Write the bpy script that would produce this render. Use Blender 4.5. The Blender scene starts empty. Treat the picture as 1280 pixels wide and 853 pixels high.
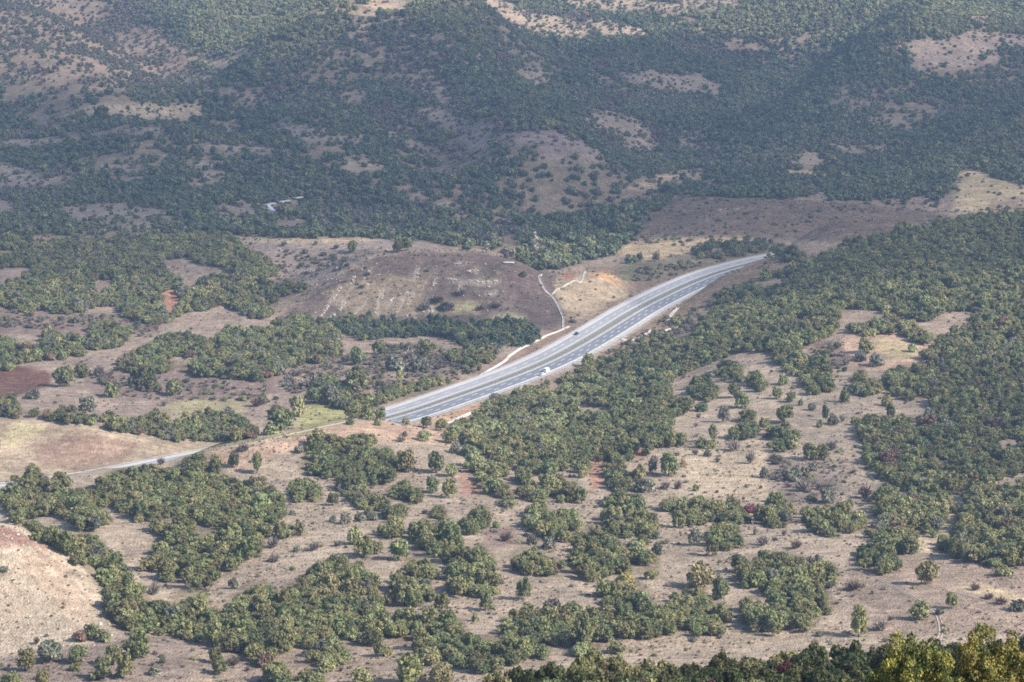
import bpy, bmesh, math, random
import numpy as np

# ------------------------------------------------------------------ camera, sky, sun, exposure
R = math.radians
scene = bpy.context.scene
COL = scene.collection
CAM_Z, PITCH, F = 290.0, R(10.4), 3556.0
cam = bpy.data.objects.new('camera', bpy.data.cameras.new('camera'))
COL.objects.link(cam)
cam.location = (0, 0, CAM_Z)
cam.rotation_euler = (R(90) - PITCH, 0, 0)
cam.data.sensor_width = 36.0
cam.data.lens = F / 1280 * 36.0
cam.data.clip_start = 1.0
cam.data.clip_end = 20000
scene.camera = cam

SUN_EL, SUN_AZ = R(38), R(120)            # azimuth clockwise from +Y (the view direction)
TO_SUN = np.array([math.sin(SUN_AZ) * math.cos(SUN_EL), math.cos(SUN_AZ) * math.cos(SUN_EL), math.sin(SUN_EL)])
world = bpy.data.worlds.new('World')
scene.world = world
world.use_nodes = True
nt = world.node_tree
nt.nodes.clear()
wo = nt.nodes.new('ShaderNodeOutputWorld')
wb = nt.nodes.new('ShaderNodeBackground')
sk = nt.nodes.new('ShaderNodeTexSky')
sk.sky_type = 'NISHITA'
sk.sun_disc = False
sk.sun_elevation = SUN_EL
sk.sun_rotation = SUN_AZ
sk.altitude = 600
sk.dust_density = 1.5
wb.inputs['Strength'].default_value = 0.12
nt.links.new(sk.outputs[0], wb.inputs['Color'])
nt.links.new(wb.outputs[0], wo.inputs['Surface'])
sl = bpy.data.lights.new('sun', 'SUN')
sl.energy = 4.7
sl.angle = R(0.55)
sl.color = (1.0, 0.93, 0.84)
so = bpy.data.objects.new('sun', sl)
COL.objects.link(so)
so.location = (600, -300, 800)
from mathutils import Vector, Matrix
so.rotation_euler = Vector(TO_SUN).to_track_quat('Z', 'Y').to_euler()
vs = scene.view_settings
vs.view_transform = 'Standard'
vs.look = 'None'
vs.gamma = 1
vs.use_curve_mapping = False
vs.exposure = 0.86
scene.render.engine = 'CYCLES'
cy = scene.cycles
cy.max_bounces = 4
cy.diffuse_bounces = 2
cy.glossy_bounces = 2
cy.transmission_bounces = 2
cy.transparent_max_bounces = 8
cy.volume_bounces = 0
cy.use_denoising = False
cy.filter_width = 1.75
HAZE_DENSITY = 0.74e-4
HAZE_COLOR = (0.46, 0.66, 1.0)

rng = np.random.default_rng(7)
random.seed(7)

# ------------------------------------------------------------------ numeric helpers
CP, SP = math.cos(PITCH), math.sin(PITCH)

def pix_ray(px, py):
    """pixel of the 1280x853 photograph -> (x/y, dz/dy) of its viewing ray"""
    u = np.asarray(px, float) - 640.0
    v = np.asarray(py, float) - 426.5
    dy = F * CP - v * SP
    dz = -F * SP - v * CP
    return u / dy, dz / dy

def project(x, y, z):
    zz = np.asarray(z) - CAM_Z
    d = y * CP - zz * SP
    v = y * SP + zz * CP
    return 640.0 + F * x / d, 426.5 - F * v / d, d

def vnoise(x, y, scale, seed):
    """smooth value noise in -1..1"""
    r = np.random.default_rng(seed)
    tab = r.uniform(-1, 1, (256, 256))
    X, Y = np.asarray(x) / scale + 1000.3, np.asarray(y) / scale + 1000.7
    i, j = np.floor(X).astype(int), np.floor(Y).astype(int)
    a, b = X - i, Y - j
    a, b = a * a * (3 - 2 * a), b * b * (3 - 2 * b)
    i &= 255; j &= 255
    i1, j1 = (i + 1) & 255, (j + 1) & 255
    return (tab[i, j] * (1 - a) + tab[i1, j] * a) * (1 - b) + (tab[i, j1] * (1 - a) + tab[i1, j1] * a) * b

def fbm(x, y, scale, seed, octs=3):
    s, a, t = 0.0, 1.0, 0.0
    for k in range(octs):
        s = s + a * vnoise(x, y, scale / 2 ** k, seed + k)
        t += a
        a *= 0.5
    return s / t

def lin(c):
    c = np.asarray(c, float) / 255.0
    return np.where(c <= 0.04045, c / 12.92, ((c + 0.055) / 1.055) ** 2.4)

W_, H_ = 1280, 853
def raster(poly):
    """boolean mask of a polygon given in photograph pixels"""
    p = np.asarray(poly, float)
    m = np.zeros((H_, W_), bool)
    x0, x1 = int(max(0, p[:, 0].min())), int(min(W_ - 1, p[:, 0].max())) + 1
    y0, y1 = int(max(0, p[:, 1].min())), int(min(H_ - 1, p[:, 1].max())) + 1
    if x1 <= x0 or y1 <= y0: return m
    gx, gy = np.meshgrid(np.arange(x0, x1) + 0.5, np.arange(y0, y1) + 0.5)
    ins = np.zeros(gx.shape, bool)
    q = np.roll(p, -1, 0)
    for (ax, ay), (bx, by) in zip(p, q):
        if ay == by: continue
        c = ((ay > gy) != (by > gy)) & (gx < (bx - ax) * (gy - ay) / (by - ay) + ax)
        ins ^= c
    m[y0:y1, x0:x1] = ins
    return m

def blur(a, r):
    a = np.asarray(a, float)
    for ax in (0, 1):
        pad = [(0, 0)] * a.ndim
        pad[ax] = (r + 1, r)
        c = np.cumsum(np.pad(a, pad, mode='edge'), axis=ax)
        n = a.shape[ax]
        hi = np.take(c, np.arange(2 * r + 1, 2 * r + 1 + n), axis=ax)
        lo = np.take(c, np.arange(0, n), axis=ax)
        a = (hi - lo) / (2 * r + 1)
    return a

def lookup(a, px, py):
    i = np.clip(np.round(py - 0.5).astype(int), 0, H_ - 1)
    j = np.clip(np.round(px - 0.5).astype(int), 0, W_ - 1)
    return a[i, j]

# ------------------------------------------------------------------ the motorway's line (level, z = 0)
def at_z(px, py, z):
    t, s = pix_ray(px, py)
    y = (z - CAM_Z) / s
    return np.array([t * y, y])

def spline(pts, step):
    """Catmull-Rom through 2-D or 3-D points, resampled at even steps"""
    p = np.asarray(pts, float)
    p = np.vstack([2 * p[0] - p[1], p, 2 * p[-1] - p[-2]])
    out = []
    for i in range(1, len(p) - 2):
        for t in np.linspace(0, 1, 24, endpoint=False):
            a, b, c, d = p[i - 1], p[i], p[i + 1], p[i + 2]
            out.append(0.5 * ((2 * b) + (c - a) * t + (2 * a - 5 * b + 4 * c - d) * t * t + (3 * b - a - 3 * c + d) * t ** 3))
    out.append(p[-2])
    out = np.array(out)
    L = np.concatenate([[0], np.cumsum(np.linalg.norm(np.diff(out, axis=0), axis=1))])
    s = np.arange(0, L[-1], step)
    return np.stack([np.interp(s, L, out[:, k]) for k in range(out.shape[1])], 1)

MED_PX = [(503, 517), (561, 497.5), (629, 473.5), (683, 451.5), (724, 430), (765, 405.5), (790, 390), (815, 376.5), (850, 359.5), (890, 343), (930, 331.5), (972, 322)]
med = [at_z(*p, 0) for p in MED_PX]
med = [np.array([-330, 1178]), np.array([-214, 1218]), np.array([-150, 1274]), np.array([-98, 1325])] + med + [np.array([262, 1975]), np.array([360, 2040])]
ROAD = spline(med, 3.0)
# smooth the line a little
for _ in range(30):
    ROAD[1:-1] = 0.25 * ROAD[:-2] + 0.5 * ROAD[1:-1] + 0.25 * ROAD[2:]
tan_ = np.gradient(ROAD, axis=0)
tan_ /= np.linalg.norm(tan_, axis=1)[:, None]
ROAD_N = np.stack([-tan_[:, 1], tan_[:, 0]], 1)          # to the far (upper left) side
ROAD_S = np.concatenate([[0], np.cumsum(np.linalg.norm(np.diff(ROAD, axis=0), axis=1))])

def road_dist(x, y):
    """signed distance from the median line (+ = far side) for flat arrays"""
    x = np.asarray(x, float).ravel(); y = np.asarray(y, float).ravel()
    out = np.full(x.shape, 1e6)
    sel = np.where((x > -420) & (x < 480) & (y > 1080) & (y < 2160))[0]
    for k in range(0, len(sel), 20000):
        ii = sel[k:k + 20000]
        dx = x[ii, None] - ROAD[None, ::2, 0]; dy = y[ii, None] - ROAD[None, ::2, 1]
        d2 = dx * dx + dy * dy
        j = d2.argmin(1)
        r = np.arange(len(ii))
        n = ROAD_N[::2][j]
        sg = np.sign(dx[r, j] * n[:, 0] + dy[r, j] * n[:, 1])
        out[ii] = np.sqrt(d2[r, j]) * np.where(sg == 0, 1, sg)
    return out

# ------------------------------------------------------------------ terrain: heights known at a set of places, smoothly joined
CTRL = [  # photograph column, row, distance in metres
 (0,853,800),(0,815,845),(0,730,880),(0,650,905),(60,690,895),(100,715,890),(130,745,885),(145,795,850),
 (0,610,1130),(60,615,1110),(50,599,1150),(150,586.5,1165),(245,567.5,1198),(300,550,1210),(350,540,1222),(400,530,1236),(450,522,1250),(540,540,1245),(600,547,1240),
 (100,660,1010),(200,650,1030),(300,650,1030),(250,600,1130),(400,600,1125),(400,680,985),(300,750,905),(200,790,870),(450,760,895),
 (300,853,800),(600,853,790),(600,790,860),(600,700,955),(600,620,1090),(700,560,1200),(700,640,1060),(800,700,960),(800,800,850),
 (900,640,1070),(900,560,1200),(870,500,1330),(960,470,1370),(1080,425,1430),(1000,560,1190),(1080,520,1270),(1080,600,1130),
 (1000,700,955),(1000,800,845),(1100,700,960),(1100,790,850),(1280,780,850),(1280,700,950),(1200,620,1080),(1280,560,1200),
 (1280,265,1850),(1280,350,1620),(1280,450,1390),(1150,282,1830),(1060,300,1800),(985,330,1790),(1100,350,1640),(1000,400,1500),
 (900,400,1600),(880,430,1500),(700,500,1390),(800,480,1430),(640,520,1340),(780,450,1530),
 (0,520,1325),(120,538,1300),(240,555,1280),
 (400,395,1665),(520,398,1660),(650,402,1650),(470,318,1722),(515,314,1722),(560,315,1722),(600,317,1722),(640,324,1722),(668,336,1722),(398,364,1698),(400,345,1795),(370,330,1830),(440,335,1708),(420,350,1702),(440,322,1800),(420,330,1815),(520,355,1694),(600,358,1692),(460,360,1688),(700,400,1655),(690,350,1735),
 (350,300,1880),(420,305,1860),(330,330,1800),(740,342,1745),(770,352,1740),(715,375,1700),(850,308,1960),(668,318,1930),(600,290,2060),(865,362,1735),(880,354,1748),(900,344,1770),(924,332,1800),(947,325.5,1835),(972,322.5,1860),
 (850,293,2010),(880,248,2090),(1000,252,2090),(1000,298,1990),(1130,262,2080),(1240,220,2180),(1200,255,2090),
 (0,250,2200),(200,250,2200),(400,250,2200),(640,250,2200),(0,200,2430),(200,200,2430),(400,200,2420),(640,200,2450),(850,200,2440),(1050,200,2430),(1280,180,2400),
 (0,150,2680),(200,150,2680),(450,150,2650),(640,150,2700),(900,150,2750),(1050,150,2660),(1280,130,2700),
 (0,100,2850),(200,100,2900),(480,110,2880),(660,100,3000),(850,100,2980),(1050,110,2900),(1280,80,3000),
 (0,50,3050),(100,25,3150),(200,50,3150),(350,50,3250),(500,60,3050),(600,60,3150),(660,50,3350),(850,60,3200),(980,70,3100),(1150,70,3050),
 (0,0,3300),(200,0,3450),(350,0,3550),(500,20,3250),(640,0,3650),(850,0,3600),(1050,0,3550),(1280,0,3500)]
CTRLW = [  # photograph column, distance, height: places hidden from the camera or outside the picture
 (0,980,32),(60,960,35),(130,930,37),(50,1215,3),(245,1265,2),(350,1310,1),(450,1350,0),
 (1280,2000,10),(1150,1980,5),(1060,1950,3),(0,1400,1),(120,1380,1),(240,1350,1),
 (0,1456,0),(120,1456,0),(240,1456,0),(360,1440,0),(0,1600,1),(120,1600,1),(240,1600,1),(360,1600,0),(480,1560,0),
 (0,1720,2),(130,1720,2),(260,1720,3),(0,1850,3),(130,1850,4),(240,1880,4),(0,2000,1),(200,2020,1),
 (470,1790,10),(515,1785,6),(560,1785,4),(600,1785,2),(640,1785,0),(470,1880,13),(560,1900,2),(630,1880,-2),(988,1862,11),(1000,1850,21),(1000,1872,16),(1020,1880,21),(1040,1893,22),(1085,1920,22),(380,1985,3),(900,2180,8),(1050,2180,8),
 (0,4200,120),(400,4200,125),(800,4200,130),(1280,4200,120),(0,5300,160),(640,5300,165),(1280,5300,160)]
for c_, dz in ((-500, 0), (1780, 0)):
    for Y, z in ((800,44),(1000,32),(1150,22),(1400,4 if c_ < 0 else 22),(1700,3 if c_ < 0 else 30),(2000,1 if c_ < 0 else 15),(2400,4),(2900,30),(3400,75),(4200,120),(5300,160)):
        CTRLW.append((c_, Y, z))
for c_ in (-300, 200, 640, 1000, 1300, 1700):
    lo = 0 if c_ > 900 else (3 if c_ > 500 else 18)
    for Y, z in ((3,285.5),(50,271),(90,258.5),(200,221),(300,191),(380,169),(480,128),(600,82),(710,54)):
        CTRLW.append((c_, Y, z - lo * min(1, Y / 250)))
cx, cyy, cz = [], [], []
for px, py, Y in CTRL:
    t, s = pix_ray(px, py)
    cx.append(t * Y); cyy.append(Y); cz.append(CAM_Z + s * Y)
for px, Y, z in CTRLW:
    t, s = pix_ray(px, 426)
    cx.append(t * Y); cyy.append(Y); cz.append(z)
for k in range(0, len(ROAD), 16):
    for off, z in (((0, 0), (30, 1.5), (-34, -3.0)) if ROAD[k][0] < 85 else ((0, 0), (30, 1.5)) if ROAD[k][0] < 185 else ((0, 0),)):
        p = ROAD[k] + ROAD_N[k] * off
        cx.append(p[0]); cyy.append(p[1]); cz.append(z if p[1] > 1395 else 0)
C = np.array([cx, cyy, cz], float).T
RC = 22.0
def _phi(ax, ay):
    return np.sqrt((ax[:, None] - C[None, :, 0]) ** 2 + (ay[:, None] - C[None, :, 1]) ** 2 + RC * RC)
A = _phi(C[:, 0], C[:, 1])
n_ = len(C)
P_ = np.stack([np.ones(n_), C[:, 0] / 1000, C[:, 1] / 1000], 1)
M_ = np.zeros((n_ + 3, n_ + 3))
M_[:n_, :n_] = A - np.eye(n_) * 1.5
M_[:n_, n_:] = P_
M_[n_:, :n_] = P_.T
wts = np.linalg.solve(M_, np.concatenate([C[:, 2], np.zeros(3)]))
def base_height(x, y):
    out = np.empty(x.shape)
    for k in range(0, len(x), 20000):
        a, b = x[k:k + 20000], y[k:k + 20000]
        out[k:k + 20000] = _phi(a, b) @ wts[:n_] + wts[n_] + wts[n_ + 1] * a / 1000 + wts[n_ + 2] * b / 1000
    return out
NT = 840
TT = np.linspace(-0.30, 0.30, NT)
rows = [3.0]
while rows[-1] < 5250:
    Y = rows[-1]
    if Y < 700: st = max(2.0, Y * 0.016)
    elif Y < 3900: st = max(1.1, Y * Y / (F * 290) * 1.7)
    else: st = 60
    rows.append(Y + st)
YY = np.array(rows)
NY = len(YY)
GX, GY = TT[None, :] * YY[:, None], np.repeat(YY[:, None], NT, 1)
fx, fy = GX.ravel(), GY.ravel()
gz = base_height(fx, fy)
rough = np.clip((fy - 300) / 600, 0.15, 1)
far = np.clip((fy - 2000) / 700, 0, 1)
gz += rough * (1.2 * fbm(fx, fy, 70, 11, 3) + 0.75 * fbm(fx + 0.5 * fy, fy, 22, 15, 2) + 0.3 * vnoise(fx, fy, 8, 21)) + far * (13.0 * fbm(fx, fy, 360, 31, 3) + 5.0 * fbm(fx + 0.4 * fy, fy, 110, 35, 2))
# folds of the far hills: valley lines (-) and spurs (+)
def seg_dist(x, y, pts):
    d = np.full(x.shape, 1e9)
    for (ax, ay), (bx, by) in zip(pts, pts[1:]):
        t = np.clip(((x - ax) * (bx - ax) + (y - ay) * (by - ay)) / ((bx - ax) ** 2 + (by - ay) ** 2), 0, 1)
        d = np.minimum(d, np.hypot(x - ax - t * (bx - ax), y - ay - t * (by - ay)))
    return d
FOLDS = [(-42, 110, [(985,3350),(960,3150),(930,2900),(900,2720),(870,2480),(760,2300),(650,2180),(520,2110)]), (24, 75, [(300,2900),(400,3080),(480,3300),(520,3500)]),
 (-24, 65, [(100,3450),(240,3050),(290,2850),(260,2650)]), (28, 85, [(1150,3300),(1130,3080),(980,2930),(940,2640),(890,2420)]), (26, 80, [(540,3250),(600,3000),(640,2700),(700,2480)]), (-16, 60, [(700,3300),(690,2950),(560,2700),(520,2450),(430,2300)]),
 (-14, 70, [(1280,2950),(1130,2700),(1060,2450),(980,2330)]), (14, 60, [(60,2950),(130,2720),(200,2500)]), (12, 60, [(330,2750),(420,2560),(470,2380)])]
for amp, wd, pl in FOLDS:
    P_l = [(float(pix_ray(a, 200)[0]) * b, b) for a, b in pl]
    sel = np.where(fy > 1950)[0]
    dd = seg_dist(fx[sel], fy[sel], P_l)
    gz[sel] += 1.5 * amp * np.exp(-(dd / wd) ** 2) * np.clip((fy[sel] - 2080) / 160, 0, 1)
# gullies on the steep bare faces
rd = road_dist(fx, fy)
ROAD_HALF_L, ROAD_HALF_R = 15.2, 17.6
edge = np.where(rd > 0, rd - ROAD_HALF_L, -rd - ROAD_HALF_R)
k = np.clip(edge / np.where((fx > 92) & (rd < 0), 8.0, 22.0), 0, 1)
k = k * k * (3 - 2 * k)
gz = np.where(rd < 1e5, gz * k + (-0.35) * (1 - k), gz)
gz = np.where((edge < 0), -0.35, gz)
GZ = gz.reshape(NY, NT)

def height(x, y):
    """ground height at places on the sheet (bilinear)"""
    x = np.asarray(x, float); y = np.asarray(y, float)
    i = np.clip(np.searchsorted(YY, y) - 1, 0, NY - 2)
    a = np.clip((y - YY[i]) / (YY[i + 1] - YY[i]), 0, 1)
    tt = (x / np.maximum(y, 1e-3) - TT[0]) / (TT[1] - TT[0])
    j = np.clip(np.floor(tt).astype(int), 0, NT - 2)
    b = np.clip(tt - j, 0, 1)
    return (GZ[i, j] * (1 - b) + GZ[i, j + 1] * b) * (1 - a) + (GZ[i + 1, j] * (1 - b) + GZ[i + 1, j + 1] * b) * a

Y0 = np.searchsorted(YY, 600)
def ground_at(px, py):
    """first place on the ground that a pixel of the photograph looks at"""
    t, s = pix_ray(px, py)
    j = np.clip((t - TT[0]) / (TT[1] - TT[0]), 0, NT - 1.001)
    j0 = int(j); b = j - j0
    col = GZ[Y0:, j0] * (1 - b) + GZ[Y0:, j0 + 1] * b
    ray = CAM_Z + s * YY[Y0:]
    d = col - ray
    h = np.argmax(d >= 0)
    if d[h] < 0: h = len(d) - 1
    if h == 0: y = YY[Y0]
    else:
        q = -d[h - 1] / (d[h] - d[h - 1])
        y = YY[Y0 + h - 1] * (1 - q) + YY[Y0 + h] * q
    x = float(t) * y
    return np.array([x, y, float(height(x, y))])

# how far the sight line to each grid place clears the ground in front of it (negative = hidden), as a height
SL = (GZ - CAM_Z) / GY
CLR = np.maximum.accumulate(SL, axis=0)
HID = (CLR - SL) * GY            # metres by which a place lies below the line of sight
def hidden_by(x, y):
    i = np.clip(np.searchsorted(YY, y), 0, NY - 1)
    j = np.clip(np.round((x / y - TT[0]) / (TT[1] - TT[0])).astype(int), 0, NT - 1)
    return HID[i, j]
# ------------------------------------------------------------------ land cover, outlined on the photograph
GROVES = {  # name: (phrase for labels, tone, outline)
 'P1': ('the grove above the pale bare bank', 'mix', [(0,612),(8,608),(18,606),(22,600),(40,592),(55,594),(62,608),(72,614),(92,612),(108,608),(118,618),(122,630),(136,638),(133,655),(120,663),(100,660),(85,655),(78,645),(55,640),(45,650),(30,648),(20,655),(10,640),(0,625)]),
 'P2': ('the belt round the pale bare bank', 'mix', [(20,655),(32,652),(48,657),(72,664),(90,668),(112,664),(128,672),(136,688),(146,697),(157,700),(160,720),(166,728),(180,738),(190,752),(200,756),(212,747),(226,738),(240,745),(240,792),(215,790),(197,791),(170,788),(150,786),(138,780),(131,765),(132,745),(118,727),(100,708),(85,697),(65,685),(45,672)]),
 'P3': ('the wide grove below the cream field', 'mix', [(116,612),(124,598),(133,590),(150,583),(170,590),(184,583),(200,590),(211,582),(238,570),(258,566),(272,567),(280,585),(300,602),(316,604),(330,602),(340,615),(358,628),(361,644),(345,650),(337,652),(330,662),(328,676),(322,692),(306,702),(289,716),(268,720),(266,733),(235,735),(228,712),(215,722),(198,718),(192,700),(188,690),(203,672),(200,665),(182,660),(170,655),(161,640),(148,638),(138,630),(122,628)]),
 'P3b': ('the yellowing fringe', 'olive', [(338,655),(352,651),(364,655),(371,660),(368,669),(350,672),(340,668)]),
 'P4': ('the long grove across the lower slope', 'mix', [(240,744),(255,736),(260,755),(277,760),(285,748),(296,745),(304,730),(319,727),(337,727),(346,742),(360,742),(364,728),(382,722),(386,713),(399,705),(416,697),(437,702),(455,703),(466,715),(476,730),(479,750),(474,768),(462,775),(444,782),(437,790),(420,798),(405,798),(394,803),(371,805),(360,815),(341,824),(322,830),(307,822),(285,813),(264,800),(240,794)]),
 'P5': ('the small clump under the grove', 'olive', [(392,812),(405,803),(425,800),(438,805),(440,822),(425,833),(400,830),(395,835),(385,825)]),
 'P6': ('the clump on the bottom rim', 'green', [(330,842),(345,832),(360,833),(375,843),(395,840),(410,848),(415,853),(330,853)]),
 'P7': ('the clump joining the long lower grove', 'mix', [(480,770),(490,765),(500,760),(515,763),(530,765),(545,770),(560,768),(575,775),(581,790),(578,800),(560,803),(555,815),(548,826),(527,825),(524,808),(505,803),(480,800),(440,800),(437,785),(444,780),(462,775)]),
 'P8': ('the dark clump touching the shaded wood', 'dark', [(555,815),(562,800),(575,793),(590,795),(605,795),(622,800),(645,795),(665,797),(680,808),(690,812),(690,822),(655,826),(630,834),(600,840),(580,838),(570,828),(560,822)]),
 'P9': ('the row above the shaded wood', 'mix', [(618,772),(632,770),(645,765),(660,763),(672,768),(685,760),(700,758),(722,760),(735,768),(748,790),(747,812),(720,815),(705,802),(688,800),(675,797),(660,795),(640,793),(622,790)]),
 'F1': ('the olive clump at mid slope', 'olive', [(500,710),(507,698),(520,692),(535,693),(545,700),(547,715),(545,740),(540,750),(522,748),(520,756),(505,756),(497,745),(492,735)]),
 'F2': ('the tall clump beside two lone trees', 'mix', [(560,700),(565,693),(580,693),(590,690),(600,680),(612,685),(617,700),(620,715),(624,728),(622,742),(605,744),(590,742),(570,744),(558,740),(556,722)]),
 'F3': ('the low clump above two lone trees', 'olive', [(632,695),(645,685),(655,684),(668,690),(675,693),(690,695),(702,698),(705,712),(695,722),(680,715),(665,716),(650,716),(640,706)]),
 'C1': ('the narrow hedge of oaks', 'mix', [(482,612),(495,607),(510,605),(528,610),(530,625),(515,628),(500,622),(485,620)]),
 'C2': ('the bushy knot below the narrow hedge', 'olive', [(533,640),(540,632),(552,630),(562,640),(560,648),(545,648)]),
 'C3': ('the ragged clump at mid slope', 'mix', [(480,640),(490,632),(505,628),(510,645),(502,655),(500,668),(485,672),(478,665)]),
 'C4': ('the broad clump above the olive clump', 'mix', [(512,660),(520,653),(540,652),(555,655),(570,660),(575,675),(572,690),(560,700),(545,697),(535,685),(520,678),(512,672)]),
 'C5': ('the clump beside the reddish saddle', 'mix', [(576,655),(582,645),(592,638),(605,635),(614,640),(612,650),(605,660),(595,668),(578,668)]),
 'M1': ('the pale tongue below the motorway', 'light', [(580,545),(590,540),(640,540),(640,560),(638,580),(640,592),(632,598),(640,612),(645,625),(640,635),(632,634),(620,622),(605,617),(598,610),(600,600),(585,592),(578,585),(583,572),(578,560)]),
 'M2': ('the wood adjoining the pale tongue', 'mix', [(640,545),(660,540),(720,540),(720,575),(705,585),(695,590),(682,592),(668,588),(652,588),(645,580),(642,565)]),
 'M3': ('the straggling clump under the tongue', 'mix', [(645,592),(655,587),(664,592),(663,605),(675,608),(682,600),(695,595),(720,600),(722,628),(705,627),(690,622),(680,627),(668,627),(655,625),(645,615)]),
 'M4': ('the oval clump in the centre of the slope', 'green', [(647,645),(655,635),(668,630),(680,633),(700,637),(712,638),(725,645),(726,655),(720,672),(710,678),(700,672),(680,668),(665,660),(652,655)]),
 'M5': ('the edge above the red soil', 'green', [(720,545),(735,540),(757,545),(760,555),(790,552),(795,565),(792,572),(770,576),(750,572),(735,578),(738,590),(730,593),(720,600)]),
 'M6': ('the clump by the red soil', 'dark', [(750,590),(760,585),(770,575),(783,578),(788,595),(786,610),(765,611),(757,602)]),
 'M7': ('the dark clump under red soil', 'dark', [(748,628),(760,618),(775,612),(795,615),(802,628),(800,638),(780,638),(765,630),(752,632)]),
 'M8': ('the greyish clump by the oval clump', 'mix', [(738,650),(745,642),(760,635),(778,635),(790,645),(800,636),(815,640),(820,650),(828,655),(822,663),(812,670),(795,665),(785,670),(770,665),(750,660)]),
 'M9': ('the clump under the pale knoll', 'olive', [(826,625),(840,618),(860,622),(878,620),(890,625),(893,640),(880,650),(865,655),(850,650),(845,635),(830,635)]),
 'M10': ('the clump beside the crimson bush', 'mix', [(885,630),(900,628),(918,625),(928,632),(940,640),(935,652),(925,655),(910,650),(895,650),(885,645)]),
 'M11': ('the round clump below the crimson bush', 'green', [(880,665),(885,655),(898,655),(915,650),(922,660),(926,675),(922,686),(905,688),(888,682),(880,675)]),
 'M12': ('the clump under the grey thicket', 'green', [(950,640),(960,622),(975,612),(990,620),(993,640),(985,655),(965,662),(952,655)]),
 'M12b': ('the hedge reaching the gully wood', 'mix', [(998,640),(1010,630),(1020,637),(1040,632),(1060,638),(1075,645),(1085,655),(1080,665),(1065,663),(1050,658),(1040,668),(1022,668),(1010,655)]),
 'M13': ('the large clump below the oval clump', 'mix', [(712,690),(720,672),(725,665),(735,660),(750,660),(762,662),(772,675),(780,685),(790,672),(805,670),(812,685),(818,692),(826,700),(826,715),(820,722),(808,722),(795,720),(780,722),(762,720),(745,725),(735,727),(722,718),(712,705)]),
 'M14': ('the clump behind the lower tree row', 'mix', [(745,735),(755,727),(770,730),(785,725),(800,730),(808,742),(815,752),(810,765),(790,758),(765,757),(748,752)]),
 'M15': ('the lower row above the strip', 'green', [(735,768),(745,760),(775,756),(800,765),(815,760),(830,752),(835,742),(850,735),(865,735),(880,740),(893,750),(905,758),(915,765),(919,775),(914,785),(900,793),(880,790),(860,787),(840,790),(820,793),(790,794),(770,793),(745,796),(738,785)]),
 'M16': ('the big grove above the dry strip', 'green', [(912,712),(918,703),(930,698),(945,692),(960,690),(985,690),(1005,695),(1030,700),(1045,705),(1048,725),(1040,735),(1046,755),(1042,765),(1025,770),(1015,785),(1000,788),(975,788),(955,788),(940,787),(928,780),(920,770),(918,755),(930,745),(950,748),(955,738),(940,730),(928,735),(915,732)]),
 'M17': ('the dense clump above the dirt track', 'dark', [(1065,692),(1075,682),(1095,678),(1115,682),(1125,690),(1128,705),(1115,714),(1090,712),(1072,706)]),
 'M18': ('the clump left of the flat dark bush', 'dark', [(957,540),(965,530),(985,527),(996,535),(998,550),(990,562),(972,564),(960,558)]),
 'M19': ('the olive spur by the gully', 'olive', [(1088,620),(1098,608),(1115,610),(1130,615),(1140,630),(1148,645),(1147,670),(1145,685),(1130,690),(1115,685),(1095,675),(1080,670),(1085,660),(1105,655),(1090,635)]),
 'N1': ('the dark clump below the hidden bend', 'dark', [(373,588),(380,570),(388,562),(385,552),(400,545),(415,543),(430,548),(443,541),(455,540),(462,550),(470,558),(482,558),(494,568),(498,590),(492,603),(480,605),(465,600),(450,600),(435,600),(420,595),(405,598),(395,593)]),
 'N2': ('the string of oaks below the dark clump', 'mix', [(418,605),(425,598),(440,598),(455,603),(462,615),(475,617),(485,628),(490,640),(480,642),(468,638),(455,636),(440,625),(425,615)]),
 'N3': ('the trio of oaks on the bare upper slope', 'green', [(361,618),(366,605),(378,602),(390,606),(400,618),(401,628),(385,630),(368,626)]),
 'E1': ('the bush group on the bald knoll', 'olive', [(1062,478),(1068,463),(1080,466),(1092,474),(1100,485),(1096,493),(1075,492),(1064,486)]),
 'E2': ('the yellowing patch by the bald knoll', 'light', [(1105,478),(1112,462),(1125,455),(1145,455),(1158,468),(1160,490),(1150,500),(1130,495),(1112,488)]),
 'E3': ('the clump flanking the bald knoll', 'mix', [(962,452),(962,428),(980,426),(985,445),(1000,440),(1012,445),(1030,445),(1035,462),(1042,470),(1042,488),(1020,491),(1003,486),(1000,470),(985,465),(975,456)]),
 'E4': ('the oval clump behind the slope', 'dark', [(858,485),(865,475),(880,473),(895,476),(900,488),(888,498),(870,498),(860,494)]),
 'E5': ('the clump on the brown slope', 'dark', [(894,465),(903,455),(915,450),(928,458),(932,470),(925,475),(905,474)]),
 'E6': ('the low clump among scattered bushes', 'dark', [(932,475),(940,467),(955,472),(960,482),(955,488),(940,484)]),
 'E7': ('the tall ragged clump above the pale knoll', 'dark', [(908,542),(920,532),(925,515),(940,508),(948,520),(945,535),(948,546),(935,549),(915,549)]),
}
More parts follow.
